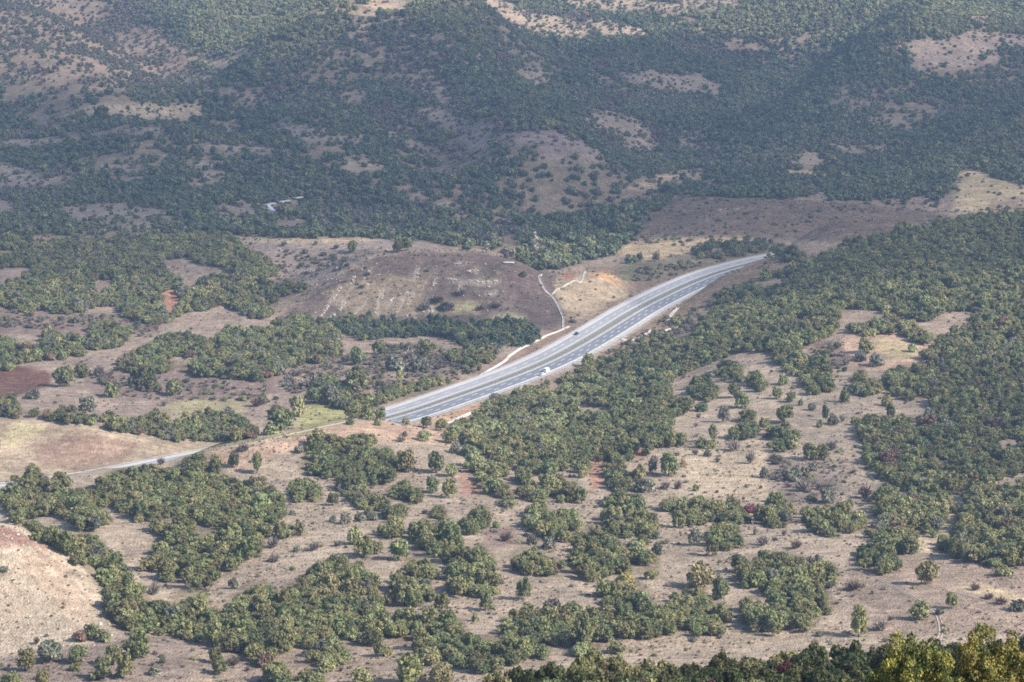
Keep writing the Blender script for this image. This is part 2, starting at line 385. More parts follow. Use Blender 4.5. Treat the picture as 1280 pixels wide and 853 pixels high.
WOODS = {  # larger or farther woods: outlines, tone, density
 'R3': ('light', 0.88, [(611,495),(622,488),(640,492),(655,487),(668,487),(678,478),(690,474),(705,468),(727,460),(742,454),(760,460),(765,500),(762,515),(735,520),(720,548),(640,548),(590,548),(575,545),(560,540),(565,532),(585,530),(592,520),(600,508)]),
 'R2': ('mixdark', 0.86, [(735,458),(742,452),(776,443),(795,434),(815,430),(850,428),(870,415),(880,400),(890,375),(905,362),(930,352),(960,340),(985,335),(1010,325),(1040,315),(1060,298),(1090,294),(1120,287),(1150,283),(1190,272),(1230,267),(1280,263),(1280,380),(1210,385),(1165,400),(1110,388),(1050,388),(1045,405),(1040,418),(1005,430),(985,443),(960,437),(935,435),(905,445),(875,455),(860,463),(840,470),(836,485),(845,495),(850,500),(862,505),(860,515),(846,520),(838,530),(845,545),(858,555),(815,556),(795,552),(770,552),(757,548),(735,548),(722,545),(735,520),(762,515)]),
 'R1': ('olivedark', 0.86, [(1280,380),(1210,388),(1215,405),(1180,420),(1165,435),(1162,455),(1150,470),(1165,500),(1165,515),(1140,520),(1120,518),(1062,525),(1075,545),(1085,560),(1085,575),(1095,590),(1120,605),(1135,615),(1145,635),(1150,660),(1170,668),(1180,690),(1240,703),(1280,700)]),
 'R1b': ('olive', 0.75, [(1050,405),(1075,400),(1110,395),(1150,405),(1165,415),(1180,418),(1160,430),(1140,423),(1110,413),(1080,417)]),
 'Q1': ('midmix', 1.0, [(35,303),(60,302),(95,297),(140,300),(180,298),(240,293),(275,288),(300,300),(300,310),(330,318),(355,325),(362,335),(345,340),(335,345),(310,350),(300,345),(270,330),(240,325),(215,328),(205,335),(225,350),(235,362),(250,352),(262,345),(285,345),(325,345),(340,355),(345,370),(345,385),(335,395),(310,395),(295,388),(282,378),(255,385),(225,392),(218,400),(195,405),(170,400),(155,395),(148,385),(130,380),(100,388),(75,390),(55,385),(30,388),(0,380),(0,355),(20,350),(37,345),(40,330),(38,318)]),
 'Q0': ('middark', 0.9, [(0,318),(38,318),(38,331),(0,333)]),
 'Q0b': ('middark', 0.8, [(0,297),(40,297),(40,311),(0,310)]),
 'Q2': ('middark', 1.0, [(340,362),(350,350),(365,350),(380,355),(378,362),(365,368),(350,368)]),
 'Q3': ('midmix', 0.9, [(104,418),(115,402),(130,398),(142,405),(158,408),(165,418),(155,430),(140,432),(120,436),(108,432)]),
 'Q3b': ('midmix', 0.9, [(55,420),(65,410),(78,415),(82,425),(105,425),(110,440),(85,446),(60,447),(40,450),(26,452),(27,437),(45,432)]),
 'Q3c': ('middark', 1.0, [(0,422),(14,420),(24,430),(24,452),(14,460),(0,460)]),
 'Q4': ('midmix', 1.0, [(145,460),(150,445),(170,437),(185,430),(200,420),(215,415),(240,418),(262,425),(270,418),(290,412),(310,412),(330,408),(345,402),(360,395),(378,390),(392,398),(405,402),(420,412),(428,432),(420,440),(405,448),(392,455),(375,452),(368,458),(350,470),(335,475),(315,472),(290,470),(265,468),(240,465),(220,462),(195,464),(180,462),(160,464)]),
 'Q7': ('midmix', 0.9, [(0,505),(20,505),(35,515),(70,515),(75,510),(95,512),(118,522),(140,520),(150,527),(170,524),(185,517),(200,515),(212,527),(225,522),(240,520),(255,515),(275,518),(290,518),(310,525),(322,535),(318,543),(290,547),(260,547),(240,547),(215,547),(180,541),(140,535),(100,528),(60,522),(30,518),(0,518)]),
 'Q8': ('midmix', 1.0, [(402,480),(410,470),(425,472),(436,475),(436,490),(430,510),(420,512),(405,500)]),
 'Q8b': ('midmix', 0.8, [(430,505),(445,500),(472,500),(478,512),(450,520),(432,516)]),
 'Q9': ('pine', 1.0, [(400,395),(415,398),(430,398),(440,402),(455,395),(470,398),(480,402),(495,398),(515,402),(535,398),(555,398),(580,400),(600,403),(620,398),(640,402),(660,402),(672,412),(672,422),(655,432),(640,428),(625,432),(600,435),(575,428),(560,420),(530,415),(510,420),(490,418),(470,420),(448,422),(435,415),(415,410)]),
 'Q9b': ('midmix', 0.7, [(562,445),(575,432),(600,430),(630,437),(625,445),(600,455),(603,468),(590,472),(570,465),(562,455)]),
 'Q10': ('midgreen', 1.0, [(480,490),(500,480),(520,478),(540,470),(560,468),(567,480),(560,488),(530,496),(500,503),(480,505),(465,508),(440,512),(432,505),(440,495)]),
 'T1': ('thicket', 0.75, [(480,430),(520,428),(560,432),(565,450),(600,462),(600,474),(560,470),(535,472),(500,484),(480,488),(455,480),(450,455)]),
 'T2': ('thicket', 0.6, [(345,470),(360,455),(400,450),(440,430),(460,440),(450,470),(410,468),(400,485),(360,488)]),
 'T3': ('thicket', 0.45, [(100,452),(150,466),(240,470),(340,478),(350,498),(240,496),(160,492),(130,480)]),
 'T4': ('thicket', 0.4, [(330,320),(360,312),(440,316),(450,330),(410,345),(380,340),(345,335)]),
 'T5': ('thicket', 0.5, [(960,570),(985,565),(1010,585),(1035,600),(1045,622),(1010,628),(985,612),(965,595)]),
 'T6': ('thicket', 0.4, [(0,385),(60,392),(140,392),(200,405),(190,420),(120,402),(60,408),(0,405)]),
 'T7': ('thicket', 0.5, [(780,415),(830,395),(880,375),(900,380),(870,405),(830,428),(770,442),(745,450)]),
 'T8': ('thicket', 0.5, [(1012,432),(1045,428),(1062,450),(1050,470),(1030,462)]),
 'T9': ('thicket', 0.5, [(790,335),(860,318),(940,314),(960,318),(890,330),(830,345),(790,352)]),
 'T10': ('midmix', 0.35, [(860,312),(880,300),(940,298),(975,302),(978,316),(940,318),(880,322)]),
 'V2': ('middark', 0.9, [(975,312),(990,308),(1005,312),(1004,324),(976,324)]),
}
FAR_EDGE = [(0,0),(1280,0),(1280,231),(1250,224),(1215,211),(1200,214),(1190,240),(1170,262),(1130,260),(1080,254),(1040,251),(960,249),(880,246),(842,247),(818,266),(808,290),(788,303),(768,316),(742,326),(712,335),(680,338),(652,337),(645,330),(628,320),(600,312),(560,312),(545,305),(520,300),(500,305),(480,299),(300,295),(275,288),(240,292),(180,296),(95,294),(0,295)]
CLEAR = [  # clearings in the far woods: (share of ground left open, outline)
 (.42,[(0,0),(130,0),(200,40),(230,60),(240,80),(150,110),(110,118),(70,105),(0,95)]),
 (.9,[(286,62),(320,58),(320,68),(290,76)]),(.9,[(230,71),(290,74),(285,83),(260,79)]),
 (.5,[(165,95),(215,87),(270,95),(335,115),(335,130),(300,130),(280,115),(240,110),(190,108)]),
 (.9,[(80,137),(130,132),(190,129),(205,134),(250,127),(252,146),(225,149),(180,148),(140,141)]),
 (.9,[(268,152),(300,152),(300,169),(280,169)]),(.85,[(326,157),(360,151),(390,156),(432,168),(432,181),(395,183),(350,166)]),
 (.95,[(232,182),(275,181),(370,185),(350,191),(280,191)]),(.9,[(235,198),(265,195),(282,205),(280,222),(245,236),(235,232),(250,215)]),
 (.95,[(0,175),(75,171),(72,179),(20,183)]),(.95,[(167,180),(195,181),(190,189),(167,187)]),(.9,[(0,203),(15,203),(40,215),(35,225),(0,225)]),
 (.9,[(0,222),(100,222),(60,232),(0,231)]),(.8,[(120,205),(160,205),(160,213),(125,212)]),
 (.9,[(75,258),(130,254),(210,261),(216,273),(180,279),(110,276),(85,269)]),(.9,[(268,258),(300,249),(324,258),(316,273),(280,273)]),
 (.9,[(0,245),(17,248),(15,262),(0,266)]),(.7,[(95,272),(230,275),(240,289),(95,289)]),(.95,[(338,278),(375,271),(384,280),(350,286)]),
 (.8,[(155,160),(210,160),(205,166),(160,166)]),(.55,[(490,90),(510,82),(540,85),(568,125),(560,128),(530,118),(515,112),(495,105)]),
 (.8,[(425,115),(458,112),(460,122),(435,130)]),(.85,[(520,135),(545,133),(575,145),(615,150),(618,170),(605,185),(605,193),(580,180),(560,160),(540,150)]),
 (.92,[(625,170),(650,163),(700,165),(730,178),(755,195),(760,202),(720,200),(690,195),(650,182)]),
 (.55,[(725,140),(755,138),(790,148),(815,165),(820,185),(810,195),(775,185),(750,175),(735,165)]),(.8,[(648,85),(668,82),(688,98),(680,105),(660,105)]),
 (.8,[(425,168),(460,170),(455,178),(425,180)]),(.5,[(465,155),(510,155),(535,180),(520,190),(490,175)]),(.85,[(428,200),(480,203),(478,212),(430,215)]),
 (.9,[(512,240),(530,239),(535,248),(515,249)]),(.9,[(535,252),(570,251),(565,259),(540,259)]),(.95,[(600,0),(625,0),(650,5),(640,12),(610,8)]),
 (.65,[(620,15),(660,12),(700,20),(735,30),(740,40),(700,45),(655,35)]),(.85,[(700,0),(800,0),(855,5),(855,10),(770,12),(720,8)]),
 (.9,[(732,25),(770,25),(800,35),(815,45),(790,45),(750,40)]),(.9,[(770,90),(820,89),(855,94),(875,92),(895,105),(898,118),(870,116),(820,109),(780,99)]),
 (.8,[(730,92),(760,92),(768,102),(745,100)]),(.9,[(775,236),(785,231),(820,221),(850,211),(882,209),(880,221),(825,233),(800,239)]),
 (.85,[(850,0),(950,0),(920,6),(890,12),(850,8)]),(.88,[(1138,52),(1180,50),(1215,38),(1250,42),(1280,45),(1280,55),(1245,58),(1250,78),(1200,85),(1150,88),(1140,75)]),
 (.95,[(1207,19),(1235,21),(1230,27),(1210,26)]),(.5,[(850,165),(880,163),(900,180),(895,188),(850,185)]),(.5,[(1085,145),(1130,145),(1150,160),(1110,165),(1090,158)]),
 (.7,[(1035,180),(1110,182),(1115,190),(1040,188)]),(.9,[(995,195),(1015,190),(1030,203),(1010,208),(990,205)]),(.95,[(982,212),(1030,214),(1030,220),(985,218)]),
 (.85,[(1000,235),(1015,228),(1035,240),(1030,248),(1000,246)]),(.7,[(905,55),(960,57),(955,62),(905,60)]),(.3,[(950,238),(1085,248),(1080,253),(1040,250),(955,248)]),
 (.8,[(1085,250),(1130,246),(1180,243),(1200,258),(1180,265),(1130,262)]),(.95,[(628,296),(650,296),(650,300),(628,300)]),(.9,[(625,326),(650,326),(652,331),(628,330)]),
 (.97,[(329,255),(352,252),(381,246),(382,252),(352,259),(346,262),(354,271),(342,272),(331,262)]),(.35,[(500,0),(600,10),(640,60),(560,90),(450,80),(430,30)]),(.9,[(450,2),(500,0),(510,8),(465,12)]),(.75,[(310,300),(330,298),(480,300),(470,312),(440,330)]),
]
# bare ground seen through the mid and near woods
GAPS = [[(203,366),(215,360),(226,368),(222,385),(208,392)],[(113,352),(140,348),(142,356),(120,364)],[(203,324),(240,320),(240,330),(208,335)],
 [(214,447),(240,447),(240,455),(216,455)],[(720,505),(765,508),(764,514),(722,513)],[(1165,395),(1190,388),(1215,388),(1200,398),(1180,412),(1165,415)],
 [(1245,553),(1258,545),(1275,548),(1272,559),(1250,561)],[(1178,646),(1190,636),(1193,660),(1180,668),(1172,660)],[(1188,622),(1200,614),(1208,622),(1206,630),(1195,629)],
 [(1050,386),(1085,386),(1110,390),(1095,400),(1060,402)],[(1143,668),(1150,655),(1158,665),(1165,690),(1148,690)],[(1240,600),(1280,590),(1280,600),(1245,606)],[(940,352),(990,345),(985,352),(945,358)]]

GROUND = [  # colours of the ground itself, sRGB, painted in this order
 ((174,154,139),[(0,0),(1280,0),(1280,300),(0,300)]),
 ((172,150,136),[(0,290),(1280,290),(1280,525),(0,525)]),
 ((188,167,149),[(0,525),(470,520),(600,540),(820,480),(960,450),(1280,420),(1280,853),(0,853)]),
 ((206,178,150),[(380,0),(480,0),(520,20),(430,20)]),((205,178,155),[(600,0),(860,0),(860,50),(640,48)]),((205,180,152),[(80,127),(250,127),(252,148),(90,148)]),
 ((205,180,150),[(228,60),(322,58),(320,85),(230,85)]),((186,158,138),[(0,0),(200,20),(240,80),(110,118),(0,95)]),((185,160,145),[(1130,35),(1280,35),(1280,90),(1130,92)]),
 ((165,143,140),[(620,160),(700,160),(760,200),(700,200),(640,185)]),((170,152,138),[(75,250),(220,250),(220,282),(80,282)]),((206,182,150),[(980,210),(1032,212),(1032,221),(980,220)]),
 ((205,175,148),[(775,238),(820,218),(885,207),(882,222),(800,240)]),
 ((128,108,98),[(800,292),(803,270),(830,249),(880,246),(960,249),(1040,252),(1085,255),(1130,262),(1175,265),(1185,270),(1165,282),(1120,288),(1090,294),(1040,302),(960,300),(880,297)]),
 ((160,138,126),[(1085,248),(1180,240),(1200,258),(1180,268),(1130,262)]),
 ((208,184,150),[(1188,264),(1197,240),(1200,218),(1215,212),(1250,224),(1280,231),(1280,264),(1230,267)]),
 ((172,148,128),[(1240,248),(1280,250),(1280,262),(1235,262)]),
 ((168,149,140),[(298,295),(480,297),(520,302),(560,313),(470,318),(440,332),(395,355),(360,345),(350,335),(330,315)]),
 ((206,180,152),[(298,295),(340,297),(470,297),(480,301),(400,303),(300,304)]),
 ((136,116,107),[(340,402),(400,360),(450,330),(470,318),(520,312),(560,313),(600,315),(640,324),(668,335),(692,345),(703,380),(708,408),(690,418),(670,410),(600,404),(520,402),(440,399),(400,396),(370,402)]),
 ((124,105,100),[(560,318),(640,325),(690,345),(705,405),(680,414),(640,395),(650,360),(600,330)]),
 ((184,160,132),[(500,385),(540,372),(600,378),(600,392),(540,392)]),((205,190,155),[(610,397),(640,390),(662,397),(655,404),(620,404)]),((200,184,140),[(562,384),(585,374),(600,378),(598,386),(570,390)]),
 ((178,154,132),[(400,365),(470,345),(540,345),(520,395),(440,396)]),
 ((144,122,108),[(735,332),(800,330),(960,312),(985,318),(880,336),(800,368),(770,382),(720,412),(700,412),(700,400),(770,370)]),
 ((134,126,100),[(770,335),(850,325),(960,314),(960,318),(880,332),(800,352),(780,352)]),
 ((180,159,137),[(690,352),(700,341),(735,348),(770,357),(785,368),(765,380),(740,395),(715,402),(702,385)]),((196,156,122),[(732,346),(752,337),(768,346),(778,357),(758,352)]),((180,132,112),[(698,344),(715,338),(722,348),(710,352)]),
 ((208,180,146),[(765,318),(790,303),(830,297),(900,297),(960,300),(930,310),(870,318),(810,325)]),
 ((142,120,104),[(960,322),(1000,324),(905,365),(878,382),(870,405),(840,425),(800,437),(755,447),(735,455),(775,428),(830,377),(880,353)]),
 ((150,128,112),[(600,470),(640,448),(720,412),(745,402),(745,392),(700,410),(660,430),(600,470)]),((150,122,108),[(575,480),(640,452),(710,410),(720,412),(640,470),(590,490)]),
 ((206,166,134),[(535,527),(560,514),(610,500),(607,510),(575,527),(555,534)]),
 ((122,88,77),[(0,460),(20,457),(63,464),(68,478),(40,489),(0,502)]),
 ((152,130,122),[(100,468),(230,463),(340,474),(362,490),(300,499),(200,501),(120,499)]),((150,128,118),[(0,380),(100,388),(200,400),(200,415),(60,420),(0,420)]),
 ((178,170,122),[(370,535),(385,504),(412,502),(432,509),(456,520),(420,531),(395,537)]),((182,168,132),[(200,506),(240,499),(300,502),(314,512),(290,521),(230,523)]),
 ((186,164,142),[(0,520),(30,523),(80,531),(130,539),(190,547),(250,554),(250,566),(180,578),(100,592),(0,604)]),((202,184,148),[(0,548),(15,526),(60,529),(40,545),(10,562)]),
 ((168,140,124),[(40,555),(100,543),(175,550),(155,575),(90,588),(50,580)]),((170,160,115),[(225,562),(330,545),(400,532),(400,538),(320,552),(240,572)]),
 ((200,180,160),[(0,642),(15,648),(40,670),(65,686),(100,710),(130,738),(137,760),(143,785),(152,796),(120,808),(60,813),(0,818)]),((172,140,126),[(0,660),(25,665),(44,678),(25,686),(0,686)]),
 ((200,175,155),[(30,690),(60,700),(100,740),(125,775),(110,785),(70,745),(30,715)]),
 ((164,144,133),[(0,818),(60,813),(150,800),(240,795),(300,830),(300,853),(0,853)]),((176,154,138),[(240,800),(480,800),(480,853),(240,853)]),
 ((205,172,150),[(250,565),(480,525),(600,542),(560,560),(480,550),(370,560),(300,590)]),
 ((190,146,126),[(738,578),(770,570),(760,600),(735,614)]),((186,134,114),[(788,560),(805,557),(812,570),(795,574)]),((192,140,118),[(203,366),(215,360),(226,368),(222,385),(208,392)]),
 ((192,152,134),[(568,588),(580,588),(602,605),(600,622),(575,618)]),((168,142,132),[(600,662),(640,658),(650,680),(615,690)]),
 ((206,172,150),[(1045,425),(1080,416),(1115,414),(1165,430),(1150,465),(1100,465),(1060,460)]),((212,188,150),[(1095,421),(1130,428),(1152,446),(1120,452),(1096,436)]),((150,124,118),[(1018,428),(1050,425),(1065,450),(1045,462),(1020,450)]),
 ((202,180,156),[(850,560),(960,560),(960,625),(860,615)]),((166,146,136),[(960,570),(1040,580),(1050,625),(1000,635),(965,610)]),
 ((180,156,140),[(1060,700),(1280,700),(1280,790),(1060,795)]),((206,182,152),[(1180,735),(1230,728),(1280,745),(1280,755),(1230,745)]),((160,140,126),[(1060,715),(1120,722),(1150,752),(1100,765),(1060,745)]),
 ((190,168,148),[(745,802),(900,790),(1062,784),(1062,797),(900,817),(755,820)]),
 ((220,204,174),[(1188,622),(1200,614),(1208,622),(1206,630),(1195,629)]),((214,192,160),[(1178,646),(1190,636),(1193,660),(1180,668)]),((210,186,160),[(1143,668),(1150,655),(1158,665),(1165,690),(1148,690)]),
]

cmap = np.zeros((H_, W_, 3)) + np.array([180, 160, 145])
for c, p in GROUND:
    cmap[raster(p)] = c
# darker ground on the floor of the woods
floor = np.zeros((H_, W_))
far_d = np.where(raster(FAR_EDGE), 0.97, 0.0)
far_t = np.full((H_, W_), 'far', dtype='<U10')
for t_, p in (('farsun', [(230,0),(640,0),(600,62),(420,45),(330,82),(240,60)]), ('farsun', [(850,0),(1280,0),(1280,62),(1130,42),(1000,64),(860,56)]), ('farbrown', [(0,0),(135,0),(205,40),(245,75),(240,95),(150,115),(0,105)]), ('farbrown', [(430,20),(500,18),(570,60),(572,128),(500,120),(430,80)]), ('farbrown', [(715,135),(770,130),(825,165),(830,190),(760,190)]), ('farbrown', [(600,12),(745,18),(745,50),(650,45)]), ('farbrown', [(330,78),(430,85),(430,135),(330,130)]), ('farpurple', [(440,130),(640,150),(640,200),(520,195)]), ('farpurple', [(850,40),(960,50),(960,75),(850,70)])):  # farsun: sunlit hilltops painted through lighter leaf tones
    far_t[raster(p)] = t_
for o, p in CLEAR:
    m = raster(p)
    far_d[m] = np.minimum(far_d[m], 1 - o)
wood_d = np.zeros((H_, W_)); wood_t = np.full((H_, W_), '', dtype='<U10')
for k_, (tone, d, p) in WOODS.items():
    m = raster(p)
    wood_d[m] = d; wood_t[m] = tone
for p in GAPS:
    m = raster(p)
    wood_d[m] = 0
gap_m = np.zeros((H_, W_), bool)
for p in GAPS:
    gap_m |= raster(p)
grove_i = np.full((H_, W_), -1)
GKEYS = list(GROVES)
for i, k_ in enumerate(GKEYS):
    m = raster(GROVES[k_][2])
    grove_i[m] = i
    wood_d[m] = 0
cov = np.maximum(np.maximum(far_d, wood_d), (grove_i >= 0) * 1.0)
cmap = blur(lin(cmap), 2) * np.array([0.95, 0.98, 0.925])
def stroke(p, q, w, c, a=0.8):
    (x0, y0), (x1, y1) = p, q
    n = np.array([y0 - y1, x1 - x0], float); n *= w / 2 / (np.hypot(*n) + 1e-9)
    m = blur(raster([(x0 + n[0], y0 + n[1]), (x1 + n[0], y1 + n[1]), (x1 - n[0], y1 - n[1]), (x0 - n[0], y0 - n[1])]), 1)[..., None] * a
    cmap[:] = cmap * (1 - m) + lin(c) * m
STREAKS = (((524,335),(516,353),2.5),((547,345),(540,359),2.5),((491,372),(482,388),3),((504,376),(488,402),3),((542,370),(539,401),4),((536,374),(536,402),2.5),((427,359),(401,396),2),((433,377),(424,388),4),((450,385),(442,393),3),
        ((474,372),(467,398),2.5),((481,368),(471,378),3.5),((420,392),(413,399),3),((560,349),(600,352),3),((596,353),(626,351),3.5),((572,358),(580,362),3),((606,370),(622,366),4),((512,360),(505,371),3),((445,345),(436,357),2),((466,335),(455,350),2),
        ((458,372),(452,384),2.5),((520,365),(512,378),2.5),((566,330),(590,328),2),((600,336),(580,340),2))
for p, q, w in STREAKS:
    stroke(p, q, w, (224, 208, 182), 0.6)
for p, q in zip(((400,362),(440,333),(470,318),(520,313),(600,314),(640,322)), ((440,333),(470,318),(520,313),(600,314),(640,322),(668,334))):
    stroke(p, q, 2.4, (204, 178, 152), 0.7)
for p, q, w in (((430,378),(423,390),3),((440,372),(436,380),2),((548,362),(556,372),9),((570,366),(600,372),7),((520,385),(535,380),6),((640,345),(655,375),10),((540,326),(600,330),4),((480,345),(470,358),3),((500,350),(492,362),3)):
    stroke(p, q, w, (118, 98, 92), 0.55)
for p, q, w in (((0,660),(60,688),9),((15,668),(100,722),3),((60,700),(120,755),3),((20,700),(60,740),2),((5,735),(25,770),3),((70,745),(100,790),2)):
    stroke(p, q, w, (160, 122, 108), 0.6)
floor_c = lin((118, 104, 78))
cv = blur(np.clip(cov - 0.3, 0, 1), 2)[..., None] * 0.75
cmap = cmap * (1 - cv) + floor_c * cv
# ------------------------------------------------------------------ materials
class NT_:
    """small helper to build node trees"""
    def __init__(s, name):
        s.m = bpy.data.materials.new(name); s.m.use_nodes = True
        s.t = s.m.node_tree; s.t.nodes.clear()
        s.out = s.n('ShaderNodeOutputMaterial')
    def n(s, typ, **kw):
        x = s.t.nodes.new(typ)
        for k, v in kw.items():
            if hasattr(x, k): setattr(x, k, v)
            else: x.inputs[k.replace('_', ' ')].default_value = v
        return x
    def l(s, a, b): s.t.links.new(a, b)
    def noise(s, vec, scale, detail=3, rough=0.55):
        x = s.n('ShaderNodeTexNoise'); x.inputs['Scale'].default_value = scale; x.inputs['Detail'].default_value = detail; x.inputs['Roughness'].default_value = rough
        s.l(vec, x.inputs['Vector']); return x.outputs[0]
    def ramp(s, fac, a, b, lo=0.0, hi=1.0):
        x = s.n('ShaderNodeMapRange'); x.inputs[1].default_value = a; x.inputs[2].default_value = b; x.inputs[3].default_value = lo; x.inputs[4].default_value = hi
        s.l(fac, x.inputs[0]); return x.outputs[0]
    def mul(s, col, fac):
        x = s.n('ShaderNodeVectorMath', operation='SCALE'); s.l(col, x.inputs[0]); s.l(fac, x.inputs[3]); return x.outputs[0]
    def mix(s, fac, a, b):
        x = s.n('ShaderNodeMix', data_type='RGBA')
        for i, v in ((0, fac), (6, a), (7, b)):
            if hasattr(v, 'links'): s.l(v, x.inputs[i])
            else: x.inputs[i].default_value = v if i == 0 else (*v, 1)
        return x.outputs[2]
    def bsdf(s, col, rough=0.8, spec=0.3, metal=0.0):
        b = s.n('ShaderNodeBsdfPrincipled'); b.inputs['Roughness'].default_value = rough; b.inputs['Specular IOR Level'].default_value = spec; b.inputs['Metallic'].default_value = metal
        if hasattr(col, 'links'): s.l(col, b.inputs['Base Color'])
        else: b.inputs['Base Color'].default_value = (*col, 1)
        s.l(b.outputs[0], s.out.inputs['Surface']); return b

def simple(name, col, rough=0.7, spec=0.3, metal=0.0, var=0.15, scale=0.5):
    q = NT_(name); tc = q.n('ShaderNodeTexCoord').outputs['Object']
    f = q.ramp(q.noise(tc, scale, 4, 0.65), 0.25, 0.75, 1 - var, 1 + var)
    q.bsdf(q.mul(q.mix(0.0, col, col), f), rough, spec, metal)
    return q.m

ALB = 0.68           # photograph colour of sunlit ground -> albedo
def ground_material():
    q = NT_('dry_ground')
    at = q.n('ShaderNodeAttribute', attribute_name='cover').outputs['Color']
    tc = q.n('ShaderNodeTexCoord').outputs['Object']
    n1 = q.noise(tc, 0.045, 5, 0.6)       # broad patches
    n2 = q.noise(tc, 0.32, 4, 0.65)       # tufty grass
    n3 = q.noise(tc, 1.3, 2, 0.6)
    f = q.ramp(n1, 0.3, 0.7, 0.76, 1.22)
    c = q.mul(at, f)
    c = q.mul(c, q.ramp(q.noise(tc, 0.12, 4, 0.7), 0.32, 0.68, 0.80, 1.2))
    c = q.mul(c, q.ramp(n2, 0.3, 0.7, 0.72, 1.24))
    mp = q.n('ShaderNodeMapping'); mp.inputs['Scale'].default_value = (0.045, 0.36, 0.3); mp.inputs['Rotation'].default_value = (0, 0, 0.12); q.l(tc, mp.inputs[0])
    c = q.mul(c, q.ramp(q.noise(mp.outputs[0], 1.0, 3, 0.6), 0.32, 0.68, 0.82, 1.16))      # sheep terraces along the slopes
    weed = q.ramp(q.noise(tc, 0.55, 3, 0.7), 0.56, 0.68, 0.0, 0.7)
    c = q.mix(weed, c, tuple(lin((112, 96, 80)) * ALB))
    pale = q.ramp(q.noise(tc, 0.16, 5, 0.7), 0.60, 0.72, 0.0, 0.55)
    c = q.mix(pale, c, tuple(lin((214, 194, 170)) * ALB))
    b = q.bsdf(c, 0.95, 0.1)
    bp = q.n('ShaderNodeBump'); bp.inputs['Strength'].default_value = 0.7; bp.inputs['Distance'].default_value = 1.2
    a = q.n('ShaderNodeMath', operation='ADD'); q.l(n2, a.inputs[0]); q.l(n3, a.inputs[1])
    q.l(a.outputs[0], bp.inputs['Height']); q.l(bp.outputs[0], b.inputs['Normal'])
    return q.m

def make_mesh(name, V, faces, mat=None, smooth=False):
    """V (n,3) array, faces (m,3|4) int array or list of such arrays"""
    me = bpy.data.meshes.new(name)
    if not isinstance(faces, list): faces = [faces]
    faces = [np.asarray(f, int) for f in faces if len(f)]
    me.vertices.add(len(V)); me.vertices.foreach_set('co', np.asarray(V, np.float32).ravel())
    nl = sum(f.size for f in faces); nf = sum(len(f) for f in faces)
    me.loops.add(nl); me.polygons.add(nf)
    me.loops.foreach_set('vertex_index', np.concatenate([f.ravel() for f in faces]).astype(np.int32))
    tot = np.concatenate([np.full(len(f), f.shape[1]) for f in faces])
    me.polygons.foreach_set('loop_start', np.concatenate([[0], np.cumsum(tot)[:-1]]).astype(np.int32))
    if smooth: me.polygons.foreach_set('use_smooth', np.ones(nf, bool))
    me.update(calc_edges=True)
    a = me.attributes.new('leaf', 'FLOAT', 'FACE'); a.data.foreach_set('value', np.random.default_rng(nf).uniform(0, 1, nf).astype(np.float32))
    if mat: me.materials.append(mat)
    return me

def link(name, me, parent=None, label=None, category=None, group=None, kind=None, loc=None):
    o = bpy.data.objects.new(name, me); COL.objects.link(o)
    if parent: o.parent = parent
    tag(o, label, category, group, kind)
    if loc is not None: o.location = loc
    return o
def tag(o, label=None, category=None, group=None, kind=None):
    for k_, v in (('label', label), ('category', category), ('group', group), ('kind', kind)):
        if v: o[k_] = v
    return o

# ------------------------------------------------------------------ the ground, one sheet to beyond the last hill
px, py, _ = project(fx, fy, gz)
wob = np.clip(1500 / fy, 0.4, 2.0)
jx = px + 6.0 * wob * fbm(fx, fy, 24, 41, 3)
jy = py + 3.0 * wob * fbm(fx, fy, 24, 51, 3)
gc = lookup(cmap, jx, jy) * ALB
e_ = np.where(rd > 0, rd - ROAD_HALF_L, -rd - ROAD_HALF_R)
gravel = lin((196, 184, 170)) * ALB
gk = np.clip(1 - e_ / 2.5, 0, 1)[:, None] * (rd < 1e5)[:, None] * 0.8
gc = gc * (1 - gk) + gravel * gk
idx = np.arange(NY * NT).reshape(NY, NT)
F4 = np.stack([idx[:-1, :-1], idx[:-1, 1:], idx[1:, 1:], idx[1:, :-1]], -1).reshape(-1, 4)
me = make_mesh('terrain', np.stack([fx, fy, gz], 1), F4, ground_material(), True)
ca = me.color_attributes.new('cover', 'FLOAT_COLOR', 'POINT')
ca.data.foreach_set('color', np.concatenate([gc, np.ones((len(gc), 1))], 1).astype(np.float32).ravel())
link('terrain', me, label='dry grassy valley floor and hills under scattered oak woods', kind='structure')

# ------------------------------------------------------------------ haze
zlo = gz.min() - 1.0
zhi = 312.0
hx = 0.31 * 5400
bm = bmesh.new(); bmesh.ops.create_cube(bm, size=1)
hm = bpy.data.meshes.new('haze'); bm.to_mesh(hm); bm.free()
hq = bpy.data.materials.new('haze'); hq.use_nodes = True
t = hq.node_tree; t.nodes.clear()
o_ = t.nodes.new('ShaderNodeOutputMaterial'); v_ = t.nodes.new('ShaderNodeVolumePrincipled')
v_.inputs['Density'].default_value = HAZE_DENSITY; v_.inputs['Color'].default_value = (*HAZE_COLOR, 1); v_.inputs['Anisotropy'].default_value = 0.1
t.links.new(v_.outputs[0], o_.inputs['Volume'])
hm.materials.append(hq)
ho = link('haze', hm, label='thin bluish haze filling the valley air', kind='stuff')
ho.location = (0, 2650, (zlo + zhi) / 2); ho.scale = (2 * hx, 5500, zhi - zlo)

